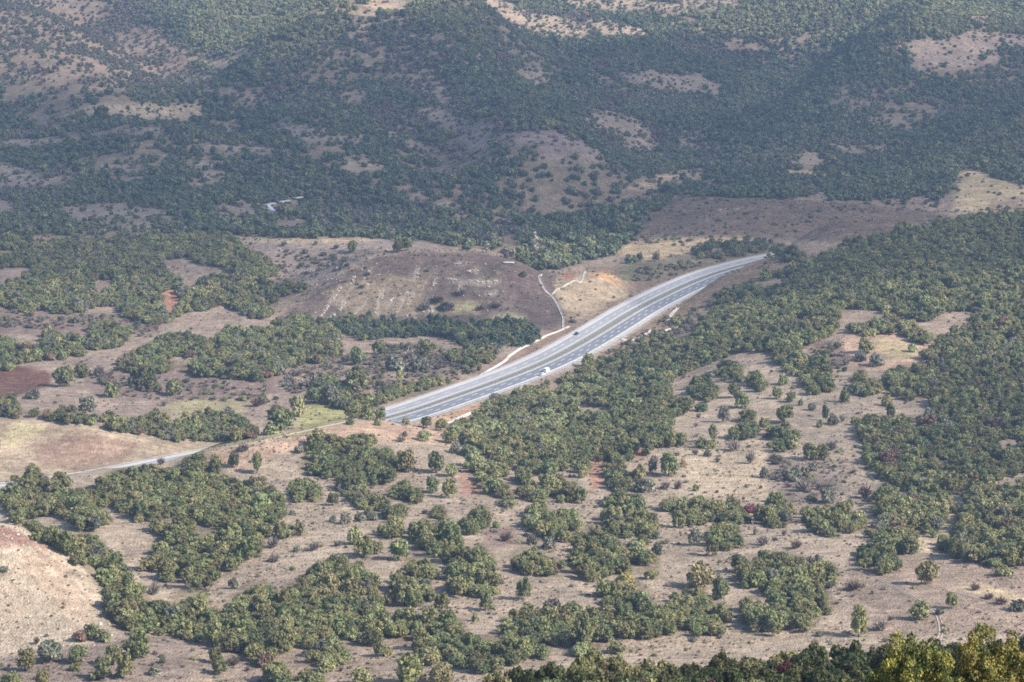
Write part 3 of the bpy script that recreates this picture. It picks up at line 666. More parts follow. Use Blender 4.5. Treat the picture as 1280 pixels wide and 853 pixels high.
# ------------------------------------------------------------------ unseen broken cloud above, its thickness shaped to shade the far woods and the mound
SHADE = [(0.0, [(0,0),(1280,0),(1280,853),(0,853)]),
 (0.8, [(1180,264),(1190,236),(1198,208),(1220,206),(1280,224),(1280,266)]),
 (0.7, [(1130,95),(1132,50),(1215,34),(1280,36),(1280,100)]),
 (1.0, [(800,292),(803,268),(830,247),(880,244),(1085,254),(1165,262),(1165,282),(1090,294),(960,298)]),
 (1.0, [(0,118),(120,118),(230,105),(330,85),(420,40),(560,25),(640,45),(720,62),(860,58),(1000,62),(1130,92),(1280,100),(1280,205),(1190,215),(1180,262),(1170,292),(1040,310),(960,305),(800,298),(700,310),(560,302),(300,290),(150,292),(0,300)]),
 (0.40, [(0,0),(180,0),(240,60),(240,95),(120,112),(0,112)]),
 (0.55, [(860,268),(980,300),(1280,255),(1280,340),(1150,352),(1000,372),(900,400),(850,385)]),
 (0.45, [(0,298),(300,290),(400,300),(330,345),(150,360),(0,360)]),
 (0.62, [(400,362),(440,336),(470,320),(560,317),(640,324),(700,345),(712,410),(640,418),(520,410),(430,405),(390,400)]),
 (0.2, [(490,420),(640,405),(600,470),(500,470)]),
 (0.45, [(1085,470),(1180,440),(1280,470),(1280,600),(1150,640),(1090,580)])]
smap = np.zeros((H_, W_))
for v, p in SHADE: smap[raster(p)] = v
smap = blur(blur(smap, 7), 7)
ZC = 620.0
hz = np.array([TO_SUN[0], TO_SUN[1]]) / TO_SUN[2]
gs = 14.0
gx_, gy_ = np.meshgrid(np.arange(-900, 1900, gs), np.arange(600, 4000, gs))
fx_, fy_ = gx_.ravel(), gy_.ravel()
zg = np.zeros(fx_.shape)
for _ in range(4):
    hx_, hy_ = fx_ - hz[0] * (ZC - zg), fy_ - hz[1] * (ZC - zg)
    okk = (hy_ > 500) & (hy_ < 5000) & (np.abs(hx_ / np.maximum(hy_, 1)) < 0.29)
    zg = np.where(okk, height(np.where(okk, hx_, 0), np.where(okk, hy_, 1000)), 30.0)
pxs, pys, _ = project(hx_, np.maximum(hy_, 1), zg)
inside = okk & (pys > -60) & (pys < 900) & (pxs > -400) & (pxs < 1680)
th = np.where(inside, lookup(smap, pxs, pys), 0)
th = th * (1 + 0.25 * fbm(fx_, fy_, 160, 71, 3))
th = np.clip(th, 0, 1.1)
dens = th.reshape(gx_.shape)
top = ZC + 10 + 60 * dens + 8 * fbm(fx_, fy_, 60, 73, 2).reshape(gx_.shape) * dens
bot = ZC - 4 - 8 * dens
keep = dens > 0.02
ny_, nx_ = gx_.shape
id_ = np.arange(nx_ * ny_).reshape(ny_, nx_)
q4 = np.stack([id_[:-1, :-1], id_[:-1, 1:], id_[1:, 1:], id_[1:, :-1]], -1)
qk = keep[:-1, :-1] & keep[:-1, 1:] & keep[1:, 1:] & keep[1:, :-1]
up = q4[qk]; dn = up[:, ::-1] + nx_ * ny_
cmat = NT_('cloud')
ad = cmat.n('ShaderNodeAttribute', attribute_name='thickness').outputs['Fac']
df = cmat.n('ShaderNodeBsdfDiffuse', Color=(0.9, 0.9, 0.9, 1)); tl = cmat.n('ShaderNodeBsdfTranslucent', Color=(0.85, 0.85, 0.87, 1))
m1 = cmat.n('ShaderNodeMixShader'); m1.inputs[0].default_value = 0.5; cmat.l(df.outputs[0], m1.inputs[1]); cmat.l(tl.outputs[0], m1.inputs[2])
tr = cmat.n('ShaderNodeBsdfTransparent'); m2 = cmat.n('ShaderNodeMixShader')
CLOUD_ALPHA = 0.50
cmat.l(cmat.ramp(ad, 0, 1, 0, CLOUD_ALPHA), m2.inputs[0]); cmat.l(tr.outputs[0], m2.inputs[1]); cmat.l(m1.outputs[0], m2.inputs[2]); cmat.l(m2.outputs[0], cmat.out.inputs['Surface'])
cm = make_mesh('clouds', np.concatenate([np.stack([gx_.ravel(), gy_.ravel(), top.ravel()], 1), np.stack([gx_.ravel(), gy_.ravel(), bot.ravel()], 1)]), [up, dn], cmat.m, True)
at_ = cm.attributes.new('thickness', 'FLOAT', 'POINT')
at_.data.foreach_set('value', np.concatenate([dens.ravel(), dens.ravel()]).astype(np.float32))
link('clouds', cm, label='unseen broken cloud shaped to shade the far wooded hills', kind='stuff')

# ------------------------------------------------------------------ motorway
def road_mat(name, col, streak=0.2):
    q = NT_(name); tc = q.n('ShaderNodeTexCoord').outputs['UV']; ob = q.n('ShaderNodeTexCoord').outputs['Object']
    mp = q.n('ShaderNodeMapping'); mp.inputs['Scale'].default_value = (0.012, 1.1, 1); q.l(tc, mp.inputs[0])
    f = q.ramp(q.noise(mp.outputs[0], 1.0, 4, 0.6), 0.3, 0.7, 1 - streak, 1 + streak)
    g = q.ramp(q.noise(ob, 0.02, 3, 0.5), 0.3, 0.7, 0.92, 1.08)
    q.bsdf(q.mul(q.mul(q.mix(0.0, col, col), f), g), 0.75, 0.35)
    return q.m
M_ASPH_L = road_mat('worn_asphalt', (0.26, 0.26, 0.268))
M_ASPH_R = road_mat('dark_asphalt', (0.15, 0.157, 0.18))
M_SHOULD = road_mat('pale_shoulder', (0.40, 0.38, 0.365), 0.22)
M_PAINT = simple('road_paint', (0.60, 0.60, 0.58), 0.6, 0.3, 0, 0.12, 0.3)
M_CONC = simple('pale_concrete', (0.42, 0.40, 0.375), 0.85, 0.2, 0, 0.35, 0.25)
M_MEDIAN = simple('median_gravel', (0.17, 0.165, 0.13), 0.95, 0.1, 0, 0.3, 0.4)
M_STEEL = simple('galvanised_steel', (0.34, 0.345, 0.35), 0.5, 0.5, 0.5, 0.1, 1)
M_TRACK = simple('pale_dust', (0.33, 0.275, 0.22), 0.95, 0.1, 0, 0.15, 0.2)
M_LANE = simple('pale_gravel_road', (0.48, 0.48, 0.48), 0.9, 0.1, 0, 0.15, 0.05)

def ribbon(a, b, z, i0=0, i1=None, uv=True, sl=None):
    """strip between offsets a > b from the median line, at height z"""
    sl = sl or slice(i0, i1)
    P, N, S = ROAD[sl], ROAD_N[sl], ROAD_S[sl]
    n = len(P)
    V = np.zeros((2 * n, 3))
    V[:n, :2] = P + N * a; V[n:, :2] = P + N * b
    V[:, 2] = z
    i = np.arange(n - 1)
    Fq = np.stack([i, i + n, i + n + 1, i + 1], 1)
    return V, Fq, np.concatenate([np.stack([S, np.full(n, a)], 1), np.stack([S, np.full(n, b)], 1)])
def ribbon_mesh(name, parts, mat):
    Vs, Fs, Us, k0 = [], [], [], 0
    for V, Fq, U in parts:
        Vs.append(V); Fs.append(Fq + k0); Us.append(U); k0 += len(V)
    me = make_mesh(name, np.concatenate(Vs), np.concatenate(Fs), mat)
    U = np.concatenate(Us)
    li = np.empty(len(me.loops), np.int32); me.loops.foreach_get('vertex_index', li)
    uvl = me.uv_layers.new(name='UVMap')
    uvl.data.foreach_set('uv', U[li].astype(np.float32).ravel())
    return me
def dashes(off, w, z, length, gap, s0=0.0):
    out = []
    s = s0
    while s + length < ROAD_S[-1]:
        ss = np.linspace(s, s + length, 3)
        P = np.stack([np.interp(ss, ROAD_S, ROAD[:, k]) for k in (0, 1)], 1)
        N = np.stack([np.interp(ss, ROAD_S, ROAD_N[:, k]) for k in (0, 1)], 1)
        V = np.zeros((6, 3)); V[:3, :2] = P + N * (off + w / 2); V[3:, :2] = P + N * (off - w / 2); V[:, 2] = z
        i = np.arange(2)
        out.append((V, np.stack([i, i + 3, i + 4, i + 1], 1), np.zeros((6, 2))))
        s += length + gap
    return out
road = link('motorway', ribbon_mesh('motorway', [ribbon(14.6, 2.4, 0.0)], M_ASPH_L), label='grey two carriageway motorway curving through the valley', kind='structure')
link('carriageway', ribbon_mesh('carriageway', [ribbon(-2.4, -15.2, 0.0)], M_ASPH_R), road)
link('shoulder', ribbon_mesh('shoulder', [ribbon(14.9, 11.6, 0.004), ribbon(3.0, 2.4, 0.004)], M_SHOULD), road)
link('shoulder', ribbon_mesh('shoulder', [ribbon(-13.4, -17.0, 0.004), ribbon(-2.4, -3.1, 0.004)], M_CONC), road)
link('median', ribbon_mesh('median', [ribbon(2.4, 0.9, -0.05), ribbon(-0.9, -2.4, -0.05), ribbon(0.9, -0.9, -0.15)], M_MEDIAN), road)
link('edge_line', ribbon_mesh('edge_line', [ribbon(11.6, 11.15, 0.010), ribbon(4.0, 3.55, 0.010), ribbon(-3.6, -4.05, 0.010), ribbon(-12.95, -13.4, 0.010)], M_PAINT), road)
link('lane_dashes', ribbon_mesh('lane_dashes', dashes(7.6, 0.36, 0.010, 6, 9), M_PAINT), road, kind='stuff')
link('lane_dashes', ribbon_mesh('lane_dashes', dashes(-7.0, 0.36, 0.010, 6, 9, 3.0) + dashes(-10.2, 0.42, 0.010, 5, 10, 5.5), M_PAINT), road, kind='stuff')

def sweep(path, prof):
    """closed profile [(side, up)] swept along a 3-D path"""
    path = np.asarray(path, float); n = len(path); m = len(prof)
    d = np.gradient(path[:, :2], axis=0); d /= np.linalg.norm(d, axis=1)[:, None] + 1e-9
    N = np.stack([-d[:, 1], d[:, 0]], 1)
    V = np.zeros((n, m, 3))
    for k, (s, u) in enumerate(prof):
        V[:, k, :2] = path[:, :2] + N * s; V[:, k, 2] = path[:, 2] + u
    i = np.arange(n - 1)[:, None]; j = np.arange(m)[None, :]; j2 = (j + 1) % m
    Fq = np.stack([i * m + j, i * m + j2, (i + 1) * m + j2, (i + 1) * m + j], -1).reshape(-1, 4)
    caps = [np.arange(m)[None, ::-1], (np.arange(m) + (n - 1) * m)[None, :]]
    return V.reshape(-1, 3), [Fq] + caps

def guard_rail(off, label):
    P = ROAD + ROAD_N * off
    path = np.concatenate([P, np.full((len(P), 1), 0.62)], 1)
    root = bpy.data.objects.new('guard_rail', None); COL.objects.link(root); root.location = (*P[len(P) // 2], 0)
    tag(root, label, 'guard rail', 'steel guard rails along the motorway')
    L = np.array([*P[len(P) // 2], 0.0])
    V, Fs = sweep(path - L, [(-0.04, -0.12), (0.03, -0.12), (0.06, -0.06), (0.0, 0.0), (0.06, 0.06), (0.03, 0.12), (-0.04, 0.12)])
    link('rail', make_mesh('rail', V, Fs, M_STEEL), root)
    ps = []; k0 = 0; Vs = []; Fz = []
    for s in np.arange(2, ROAD_S[-1], 4.0):
        x, y = (np.interp(s, ROAD_S, P[:, k]) - L[k] for k in (0, 1))
        b = np.array([[dx, dy, dz] for dz in (-0.5, 0.78) for dx, dy in ((-.035, -.035), (.035, -.035), (.035, .035), (-.035, .035))]) + [x, y, 0]
        Vs.append(b); Fz.append(np.array([[0, 1, 5, 4], [1, 2, 6, 5], [2, 3, 7, 6], [3, 0, 4, 7], [4, 5, 6, 7]]) + k0); k0 += 8
    link('post', make_mesh('post', np.concatenate(Vs), np.concatenate(Fz), M_STEEL), root, kind='stuff')
guard_rail(14.3, 'steel guard rail along the far outer edge of the motorway')
guard_rail(0.55, 'steel guard rail on the median beside the paler carriageway')
guard_rail(-0.55, 'steel guard rail on the median beside the darker three lane carriageway')
guard_rail(-16.4, 'steel guard rail along the near outer edge of the motorway')

# ------------------------------------------------------------------ concrete drains, tracks and lanes lying on the ground
def ground_path(pxs, step=3.0):
    return [ground_at(*p) for p in pxs]
def drape(pts, step, lift, fixed=False):
    p = spline([q[:2] for q in pts], step)
    z = height(p[:, 0], p[:, 1]) + lift
    return np.concatenate([p, z[:, None]], 1)
def drain(pxs, w, label):
    path = drape(ground_path(pxs), 2.5, 0.0)
    h = w / 2
    V, Fs = sweep(path, [(-h, -0.8), (h, -0.8), (h, 0.45), (h * 0.72, 0.45), (h * 0.36, 0.08), (-h * 0.36, 0.08), (-h * 0.72, 0.45), (-h, 0.45)])
    o = path[0].copy()
    link('drainage_channel', make_mesh('drainage_channel', V - o, Fs, M_CONC), label=label, category='drain', loc=o)
drain([(600,470),(612,463),(630,452.5),(639,444),(653,435),(668,428)], 1.5, 'white concrete drain along the dark pines above the motorway')
drain([(668,428),(682,420.6),(704,412),(713,407.5)], 1.3, 'thin upper run of concrete drain reaching the motorway edge')
drain([(677,343.4),(674,348),(678.6,359),(682.5,365),(689.5,371),(696.6,381.7),(702,393),(704,399),(704,410)], 1.2, 'stepped concrete chute winding down the scarred mound beside the motorway')
drain([(690,368.5),(696.6,362),(707.5,356.7),(718,351),(729,346.6),(742,340)], 0.7, 'narrow concrete drain branching over the tan cutting')
drain([(774,423),(783,427)], 2.6, 'short white concrete culvert slab below the near motorway edge')
drain([(789,425.6),(800,423),(815,413)], 1.7, 'concrete ditch running up from the culvert slab')
drain([(826,416),(838,412),(850,408)], 1.4, 'faint concrete ditch nearest the dark wood')
drain([(831,402.5),(839,394),(847.5,385)], 1.7, 'straight concrete chute up the brown motorway embankment')
drain([(561,529.4),(572.5,523.8),(580,520.6),(592,515)], 2.4, 'pale concrete drain under the orange motorway embankment')
def strip(name, pxs, w, mat, label, lift=0.15):
    path = drape(ground_path(pxs), 2.5, lift)
    V, Fs = sweep(path, [(-w / 2, -0.6), (w / 2, -0.6), (w / 2, 0.02), (0, 0.08), (-w / 2, 0.02)])
    link(name, make_mesh(name, V, Fs, mat), label=label, kind='structure')
strip('lane', [(342,256.3),(334.5,258),(334.8,260.5),(340.2,265.3),(347.6,269.6)], 5.0, M_LANE, 'pale lane bending among the valley trees', 1.6)
strip('lane', [(351.3,255.6),(360.7,253.4)], 5.0, M_LANE, 'short bright stretch of lane among the valley trees', 2.0)
strip('lane', [(368,250.3),(377,248.6)], 5.0, M_LANE, 'last bright stretch of lane among the valley trees', 2.0)
strip('lane', [(628,328.5),(636,328.3),(643,328.6)], 3.5, M_LANE, 'short pale lane beside the mound top', 0.4)
for dx in (-2.2, 2.2):
    strip('dirt_track', [(1062 + dx,707),(1085 + dx,717),(1102 + dx,726),(1125 + dx,738),(1145 + dx,749),(1160 + dx,758),(1172 + dx,770),(1176 + dx,789),(1172 + dx, 800)], 0.5, M_TRACK, 'worn wheel rut of the dirt track on the right slope', 0.04)
strip('dirt_track', [(1178,737),(1200,742),(1222,748),(1245,754)], 0.8, M_TRACK, 'pale footpath crossing the dry right slope', 0.04)
strip('dirt_track', [(985,333),(1000,326),(1020,324),(1045,323)], 2.5, M_TRACK, 'pale track above the end of the motorway', 0.2)
strip('dirt_track', [(247,565.5),(285,558.5),(320,552.5),(352,545.5),(385,538),(415,531),(440,525),(456,522.5)], 1.6, M_TRACK, 'pale strip along the crest standing in for the motorway verge', 0.1)  # added pale strip in place of the motorway's far verge
strip('dirt_track', [(1000,520),(1020,527),(1045,531),(1062,530)], 0.7, M_TRACK, 'thin goat path across the brown slope', 0.05)
# ------------------------------------------------------------------ plants
def leaf_mat(name, col, var=0.34, hue=0.035, trans=0.22, second=None, lo=0.55, hi=1.5):
    q = NT_(name)
    oi = q.n('ShaderNodeObjectInfo').outputs['Random']
    tc = q.n('ShaderNodeTexCoord').outputs['Object']
    hs = q.n('ShaderNodeHueSaturation')
    base = q.mix(0.0, col, col)
    if second is not None:
        base = q.mix(q.ramp(q.noise(tc, 5.0, 2, 0.7), 0.46, 0.62, 0, 1), col, second)
    q.l(base, hs.inputs['Color'])
    q.l(q.ramp(oi, 0, 1, 0.5 - hue, 0.5 + hue), hs.inputs['Hue'])
    wn = q.n('ShaderNodeTexWhiteNoise', noise_dimensions='1D'); q.l(oi, wn.inputs['W'])
    q.l(q.ramp(wn.outputs[0], 0, 1, 1 - var, 1 + var), hs.inputs['Value'])
    f = q.ramp(q.noise(tc, 1.7, 2, 0.7), 0.3, 0.7, 0.70, 1.32)
    lf = q.n('ShaderNodeAttribute', attribute_name='leaf').outputs['Fac']
    c = q.mul(q.mul(hs.outputs[0], f), q.ramp(lf, 0, 1, lo, hi))
    b = q.n('ShaderNodeBsdfPrincipled'); b.inputs['Roughness'].default_value = 0.62; b.inputs['Specular IOR Level'].default_value = 0.3
    q.l(c, b.inputs['Base Color'])
    tl = q.n('ShaderNodeBsdfTranslucent'); q.l(c, tl.inputs['Color'])
    m = q.n('ShaderNodeMixShader'); m.inputs[0].default_value = trans
    q.l(b.outputs[0], m.inputs[1]); q.l(tl.outputs[0], m.inputs[2]); q.l(m.outputs[0], q.out.inputs['Surface'])
    return q.m
LEAF = {
 'green': leaf_mat('oak_leaf_green', (0.2, 0.202, 0.08)),
 'dark': leaf_mat('oak_leaf_dark', (0.142, 0.155, 0.066)),
 'olive': leaf_mat('oak_leaf_olive', (0.225, 0.22, 0.095)),
 'light': leaf_mat('oak_leaf_light', (0.245, 0.255, 0.115)),
 'yellow': leaf_mat('oak_leaf_yellow', (0.31, 0.25, 0.09)),
 'rust': leaf_mat('oak_leaf_rust', (0.2, 0.135, 0.09)),
 'grey': leaf_mat('oak_leaf_greygreen', (0.168, 0.165, 0.118)),
 'pine': leaf_mat('pine_needles', (0.08, 0.11, 0.068), 0.18),
 'crimson': leaf_mat('sumac_leaf', (0.13, 0.035, 0.035)),
 'twig': leaf_mat('bare_twigs', (0.196, 0.167, 0.143), 0.2, 0.01, 0.0),
 'brownbush': leaf_mat('brown_twigs', (0.149, 0.106, 0.086), 0.2, 0.01, 0.0),
 'straw': leaf_mat('straw_tuft', (0.33, 0.27, 0.19), 0.3, 0.01, 0.1),
 'dryweed': leaf_mat('dry_weed', (0.17, 0.135, 0.10), 0.3, 0.01, 0.1),
 'poplar': leaf_mat('poplar_leaf', (0.4, 0.37, 0.3), 0.1, 0.01),
 'gold': leaf_mat('gold_oak_leaf', (0.115, 0.13, 0.036), 0.1, 0.015, 0.3, (0.31, 0.265, 0.062), 0.25, 1.9),
 'shade': leaf_mat('shaded_green_leaf', (0.066, 0.08, 0.026), 0.25, 0.03, 0.3, (0.085, 0.085, 0.028)),  # shade of the foreground wood painted into its leaf colour
}
LEAF_FAR = {k_: leaf_mat('far_' + k_, c_, 0.2, 0.02, 0.22, None, 0.8, 1.2) for k_, c_ in dict(green=(0.160, 0.178, 0.085), dark=(0.112, 0.136, 0.072), olive=(0.195, 0.195, 0.090), light=(0.215, 0.225, 0.105), rust=(0.165, 0.125, 0.095), grey=(0.185, 0.165, 0.142)).items()}
M_BARK = simple('oak_bark', (0.11, 0.09, 0.075), 0.95, 0.1, 0, 0.25, 3)

def quads(C_, N_, size, r, spread=0.7, asp=1.0):
    """leaf clumps: one bent quad at each centre, facing roughly along N_"""
    n = len(C_)
    d = N_ + r.normal(0, spread, (n, 3)) * 0.6
    d /= np.linalg.norm(d, axis=1)[:, None] + 1e-9
    up = r.normal(0, 0.45, (n, 3)); up[:, 2] += 1.0
    a = np.cross(d, up); a /= np.linalg.norm(a, axis=1)[:, None] + 1e-9
    b = np.cross(d, a)
    s = (size * r.uniform(0.6, 1.3, n))[:, None]
    V = np.stack([C_ - a * s - b * s * asp, C_ + a * s * 0.9 - b * s * asp * 0.8, C_ + a * s + b * s * asp, C_ - a * s * 0.8 + b * s * asp * 0.9], 1) * 1.0
    V = V.reshape(-1, 3)
    return V, np.arange(4 * n).reshape(n, 4)

_ico = {}
def ico(sub):
    if sub not in _ico:
        bm = bmesh.new(); bmesh.ops.create_icosphere(bm, subdivisions=sub, radius=1)
        _ico[sub] = (np.array([v.co[:] for v in bm.verts]), np.array([[v.index for v in f.verts] for f in bm.faces]))
        bm.free()
    return _ico[sub]

def crown(seed, nlobe, nleaf, leaf, rx=0.5, h=0.95, z0=0.10, lobe=(0.17, 0.27), pointed=0.0, solid=0.66, lean=0.08, core=1.0):
    """crown of a tree about 1 wide and h high: lobes of leaf clumps round a branching inside, with an uneven outline"""
    r = np.random.default_rng(seed)
    lc, lr = [], []
    cz0 = z0 + (h - z0) * 0.48
    off = r.normal(0, lean, 2)
    for k in range(nlobe):
        u = (k + 0.5) / nlobe
        el = math.asin(np.clip(-0.75 + 1.72 * u, -1, 1)); az = k * 2.39996 + r.uniform(-0.5, 0.5)
        q = r.uniform(0.45, 0.92)
        x, y, z = math.cos(el) * math.cos(az), math.cos(el) * math.sin(az), math.sin(el)
        tp = 1 - pointed * max(0, (z + 0.4) / 1.4)
        c = np.array([x * rx * q * tp, y * rx * q * tp, cz0 + z * (h - z0) * 0.5 * (q + 0.05 + pointed * 0.25)])
        c[:2] += off * (c[2] / h)
        lc.append(c); lr.append(r.uniform(*lobe) * (1 - pointed * 0.45 * max(0, z)))
    ok = r.uniform(0, 1, nlobe) > 0.18
    lc = np.array(lc)[ok]; lr = np.array(lr)[ok]; nlobe = len(lc)
    Vs, Fs3, Fs4, k0 = [], [], [], 0
    iv, fi = ico(2 if nleaf > 3000 else 1)
    for c, q in zip(lc, lr):     # inner mass of each lobe
        V = c + iv * q * solid * np.array([1, 1, 0.85]) * r.uniform(0.8, 1.08, (len(iv), 1))
        Vs.append(V); Fs3.append(fi + k0); k0 += len(V)
    V = np.array([off[0] * .5, off[1] * .5, cz0]) + iv * core * np.array([rx * 0.55 * (1 - pointed * .4), rx * 0.55 * (1 - pointed * .4), (h - z0) * 0.36]) * r.uniform(0.8, 1.1, (len(iv), 1))
    Vs.append(V); Fs3.append(fi + k0); k0 += len(V)
    w = lr ** 2; pick = r.choice(nlobe, nleaf, p=w / w.sum())
    d = r.normal(0, 1, (nleaf, 3)); d[:, 2] += 0.25; d /= np.linalg.norm(d, axis=1)[:, None]
    C_ = lc[pick] + d * (lr[pick] * r.uniform(0.78, 1.25, nleaf))[:, None] * np.array([1, 1, 0.9])
    ok = C_[:, 2] > 0.02
    V, q4 = quads(C_[ok], d[ok], leaf, r, 0.8, 1.4 if nleaf < 3000 else 1.0)
    Vs.append(V); Fs4.append(q4 + k0)
    return np.concatenate(Vs), [np.concatenate(Fs3), np.concatenate(Fs4)]

def trunk_geo(seed, h=0.62, r0=0.045):
    r = np.random.default_rng(seed)
    Vs, Fs, k0 = [], [], 0
    def limb(p, d, L, ra, n=5, k=6):
        nonlocal k0
        p = np.array(p, float); d = np.array(d, float); d /= np.linalg.norm(d)
        ring = []
        for i in range(n):
            t = i / (n - 1)
            a = np.cross(d, [0.3, 0.9, 0.2]); a /= np.linalg.norm(a); b = np.cross(d, a)
            rad = ra * (1.35 if i == 0 else 1 - 0.75 * t)
            for m in range(k):
                an = 2 * math.pi * m / k
                ring.append(p + (a * math.cos(an) + b * math.sin(an)) * rad)
            p = p + d * L / (n - 1); d = d + r.normal(0, 0.10, 3); d /= np.linalg.norm(d)
        V = np.array(ring); i = np.arange(n - 1)[:, None]; m = np.arange(k)[None, :]
        Fs.append(np.stack([i * k + m, i * k + (m + 1) % k, (i + 1) * k + (m + 1) % k, (i + 1) * k + m], -1).reshape(-1, 4) + k0)
        Vs.append(V); k0 += len(V)
    limb((0, 0, -0.06), (r.normal(0, .05), r.normal(0, .05), 1), h, r0)
    for q in range(4):
        an = q * 1.6 + r.uniform(0, .8)
        limb((0, 0, h * r.uniform(0.3, 0.55)), (math.cos(an) * .8, math.sin(an) * .8, 0.75), h * .6, r0 * .5, 4, 5)
    return np.concatenate(Vs), [np.concatenate(Fs)]

def twiggy(seed, n=240, h=0.85, w=0.5, size=(0.012, 0.13)):
    """leafless bush: fans of thin stems"""
    r = np.random.default_rng(seed)
    base = np.stack([r.normal(0, .10, n), r.normal(0, .10, n), np.zeros(n)], 1)
    an = r.uniform(0, 2 * math.pi, n); sp = np.sqrt(r.uniform(0, 1, n)) * w
    top = np.stack([np.cos(an) * sp, np.sin(an) * sp, h * r.uniform(.45, 1, n) * np.sqrt(1 - (sp / w) ** 2 * .6)], 1)
    t0 = r.uniform(.05, .6, n)[:, None]
    a = base + (top - base) * t0; b = base + (top - base) * np.minimum(1, t0 + r.uniform(.35, .6, n)[:, None]) + r.normal(0, .03, (n, 3))
    sd = np.cross(b - a, r.normal(0, 1, (n, 3))); sd /= np.linalg.norm(sd, axis=1)[:, None]
    wd = r.uniform(.008, .022, n)[:, None]
    V = np.stack([a - sd * wd * 1.3, a + sd * wd * 1.3, b + sd * wd, b - sd * wd], 1).reshape(-1, 3)
    return V, [np.arange(4 * n).reshape(n, 4)]

def geo_mesh(name, g, mat): return make_mesh(name, g[0], g[1], mat)
NS = 6
OAK_N = [crown(100 + k, 26 + k % 5, 1100, 0.038, h=0.90 + 0.14 * (k % 3), z0=0.05, lobe=(0.09, 0.21)) for k in range(NS)]      # near oaks
OAK_F = [crown(200 + k, 11, 230, 0.080, h=0.85 + 0.10 * (k % 3), z0=0.02, lobe=(0.16, 0.28)) for k in range(5)]          # far oaks
PINE_N = [crown(300 + k, 22, 1000, 0.040, rx=0.42, h=1.3, z0=0.03, lobe=(0.10, 0.20), pointed=0.38) for k in range(3)]
BUSH_N = [crown(400 + k, 8, 520, 0.055, h=0.72, z0=-0.05, lobe=(0.2, 0.3)) for k in range(4)]
TWIG = [twiggy(500 + k) for k in range(4)]
TRUNKS = [geo_mesh('trunk', trunk_geo(600 + k), M_BARK) for k in range(3)]
_mc = {}
def mesh_of(kind, shape, tone):
    key = (kind, shape, tone)
    if key not in _mc:
        g = {'N': OAK_N, 'F': OAK_F, 'P': PINE_N, 'B': BUSH_N, 'T': TWIG}[kind][shape]
        _mc[key] = geo_mesh('crown', g, (LEAF_FAR if kind == 'F' else LEAF)[tone])
    return _mc[key]

TONES = {'mix': (('green', .46), ('dark', .2), ('olive', .25), ('light', .05), ('grey', .03), ('yellow', .01)),
 'green': (('green', .62), ('dark', .22), ('olive', .14), ('grey', .02)), 'dark': (('dark', .68), ('green', .3), ('olive', .02)),
 'olive': (('olive', .5), ('green', .24), ('light', .14), ('grey', .08), ('yellow', .02), ('rust', .02)), 'light': (('light', .46), ('olive', .26), ('green', .24), ('grey', .04)),
 'mixdark': (('dark', .56), ('green', .34), ('olive', .07), ('grey', .02), ('yellow', .004), ('rust', .006)),
 'olivedark': (('dark', .34), ('green', .34), ('olive', .24), ('grey', .06), ('rust', .02)),
 'midmix': (('dark', .3), ('green', .36), ('olive', .18), ('grey', .13), ('rust', .03)), 'middark': (('dark', .7), ('green', .28), ('olive', .02)),
 'midgreen': (('green', .6), ('dark', .3), ('olive', .1)), 'pine': (('pine', .62), ('dark', .32), ('green', .06)), 'thicket': (('twig', .42), ('brownbush', .22), ('grey', .24), ('olive', .06), ('dark', .06)),
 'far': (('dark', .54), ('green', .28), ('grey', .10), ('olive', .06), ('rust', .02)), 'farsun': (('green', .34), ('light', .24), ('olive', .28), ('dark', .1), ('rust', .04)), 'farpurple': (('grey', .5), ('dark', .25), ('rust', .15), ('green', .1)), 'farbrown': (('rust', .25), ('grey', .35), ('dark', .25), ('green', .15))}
def pick_tones(tone, n, r):
    nm, w = zip(*TONES[tone]); w = np.array(w)
    return np.array(nm)[r.choice(len(nm), n, p=w / w.sum())]

# --- candidate places for trees
def hexgrid(x0, x1, y0, y1, s, jit):
    ys = np.arange(y0, y1, s * 0.866)
    X, Y = [], []
    for i, y in enumerate(ys):
        lim = 0.245 * y
        xs = np.arange(max(x0, -lim), min(x1, lim), s) + (s / 2 if i % 2 else 0)
        X.append(xs); Y.append(np.full(len(xs), y))
    X = np.concatenate(X); Y = np.concatenate(Y)
    return X + rng.uniform(-jit, jit, len(X)) * s, Y + rng.uniform(-jit, jit, len(Y)) * s

def wobbled(px_, py_, x, y, a=3.0):
    return px_ + a * fbm(x, y, 20, 81, 2), py_ + a * 0.5 * fbm(x, y, 20, 91, 2)

trees = []        # grove and wood trees: dicts of arrays
# far woods
X, Y = hexgrid(-1300, 1300, 1820, 4200, 6.2, 0.36)
Z = height(X, Y); PX, PY, _ = project(X, Y, Z + 1.5)
qx, qy = wobbled(PX, PY, X, Y, 3.0)
d = lookup(far_d, qx, qy)
for up_, ox in ((-1.0, 0), (2.6, 0), (1.0, 2.6), (1.0, -2.6)):      # whole crowns stay out of the clearings
    a_, b_, _ = project(X + ox, Y, Z + 1.5 + up_)
    d = np.minimum(d, lookup(far_d, qx + a_ - PX, qy + b_ - PY))
dn_ = fbm(X, Y, 60, 101, 3)
keep = (rng.uniform(0, 1, len(X)) < np.clip(d * (1 + 0.0 * dn_), 0, 1) * np.where(d > 0.9, np.clip(0.84 + 1.0 * dn_ + 0.6 * fbm(X, Y, 230, 103, 2), 0.12, 1), np.clip(1 + 1.3 * dn_, 0.1, 1.6)))
for a_, b_ in ((668, 319.5), (608, 317)):
    g_ = ground_at(a_, b_); keep &= ~((np.abs(X - g_[0]) < 5.5) & (Y > g_[1] - 22) & (Y < g_[1] + 6))
keep &= (hidden_by(X, Y) < 10) & (np.abs(road_dist(X, Y)) > 24) & (PY > -25) & (PX > -210) & (PX < 1490)
ft_ = lookup(far_t, qx, qy)
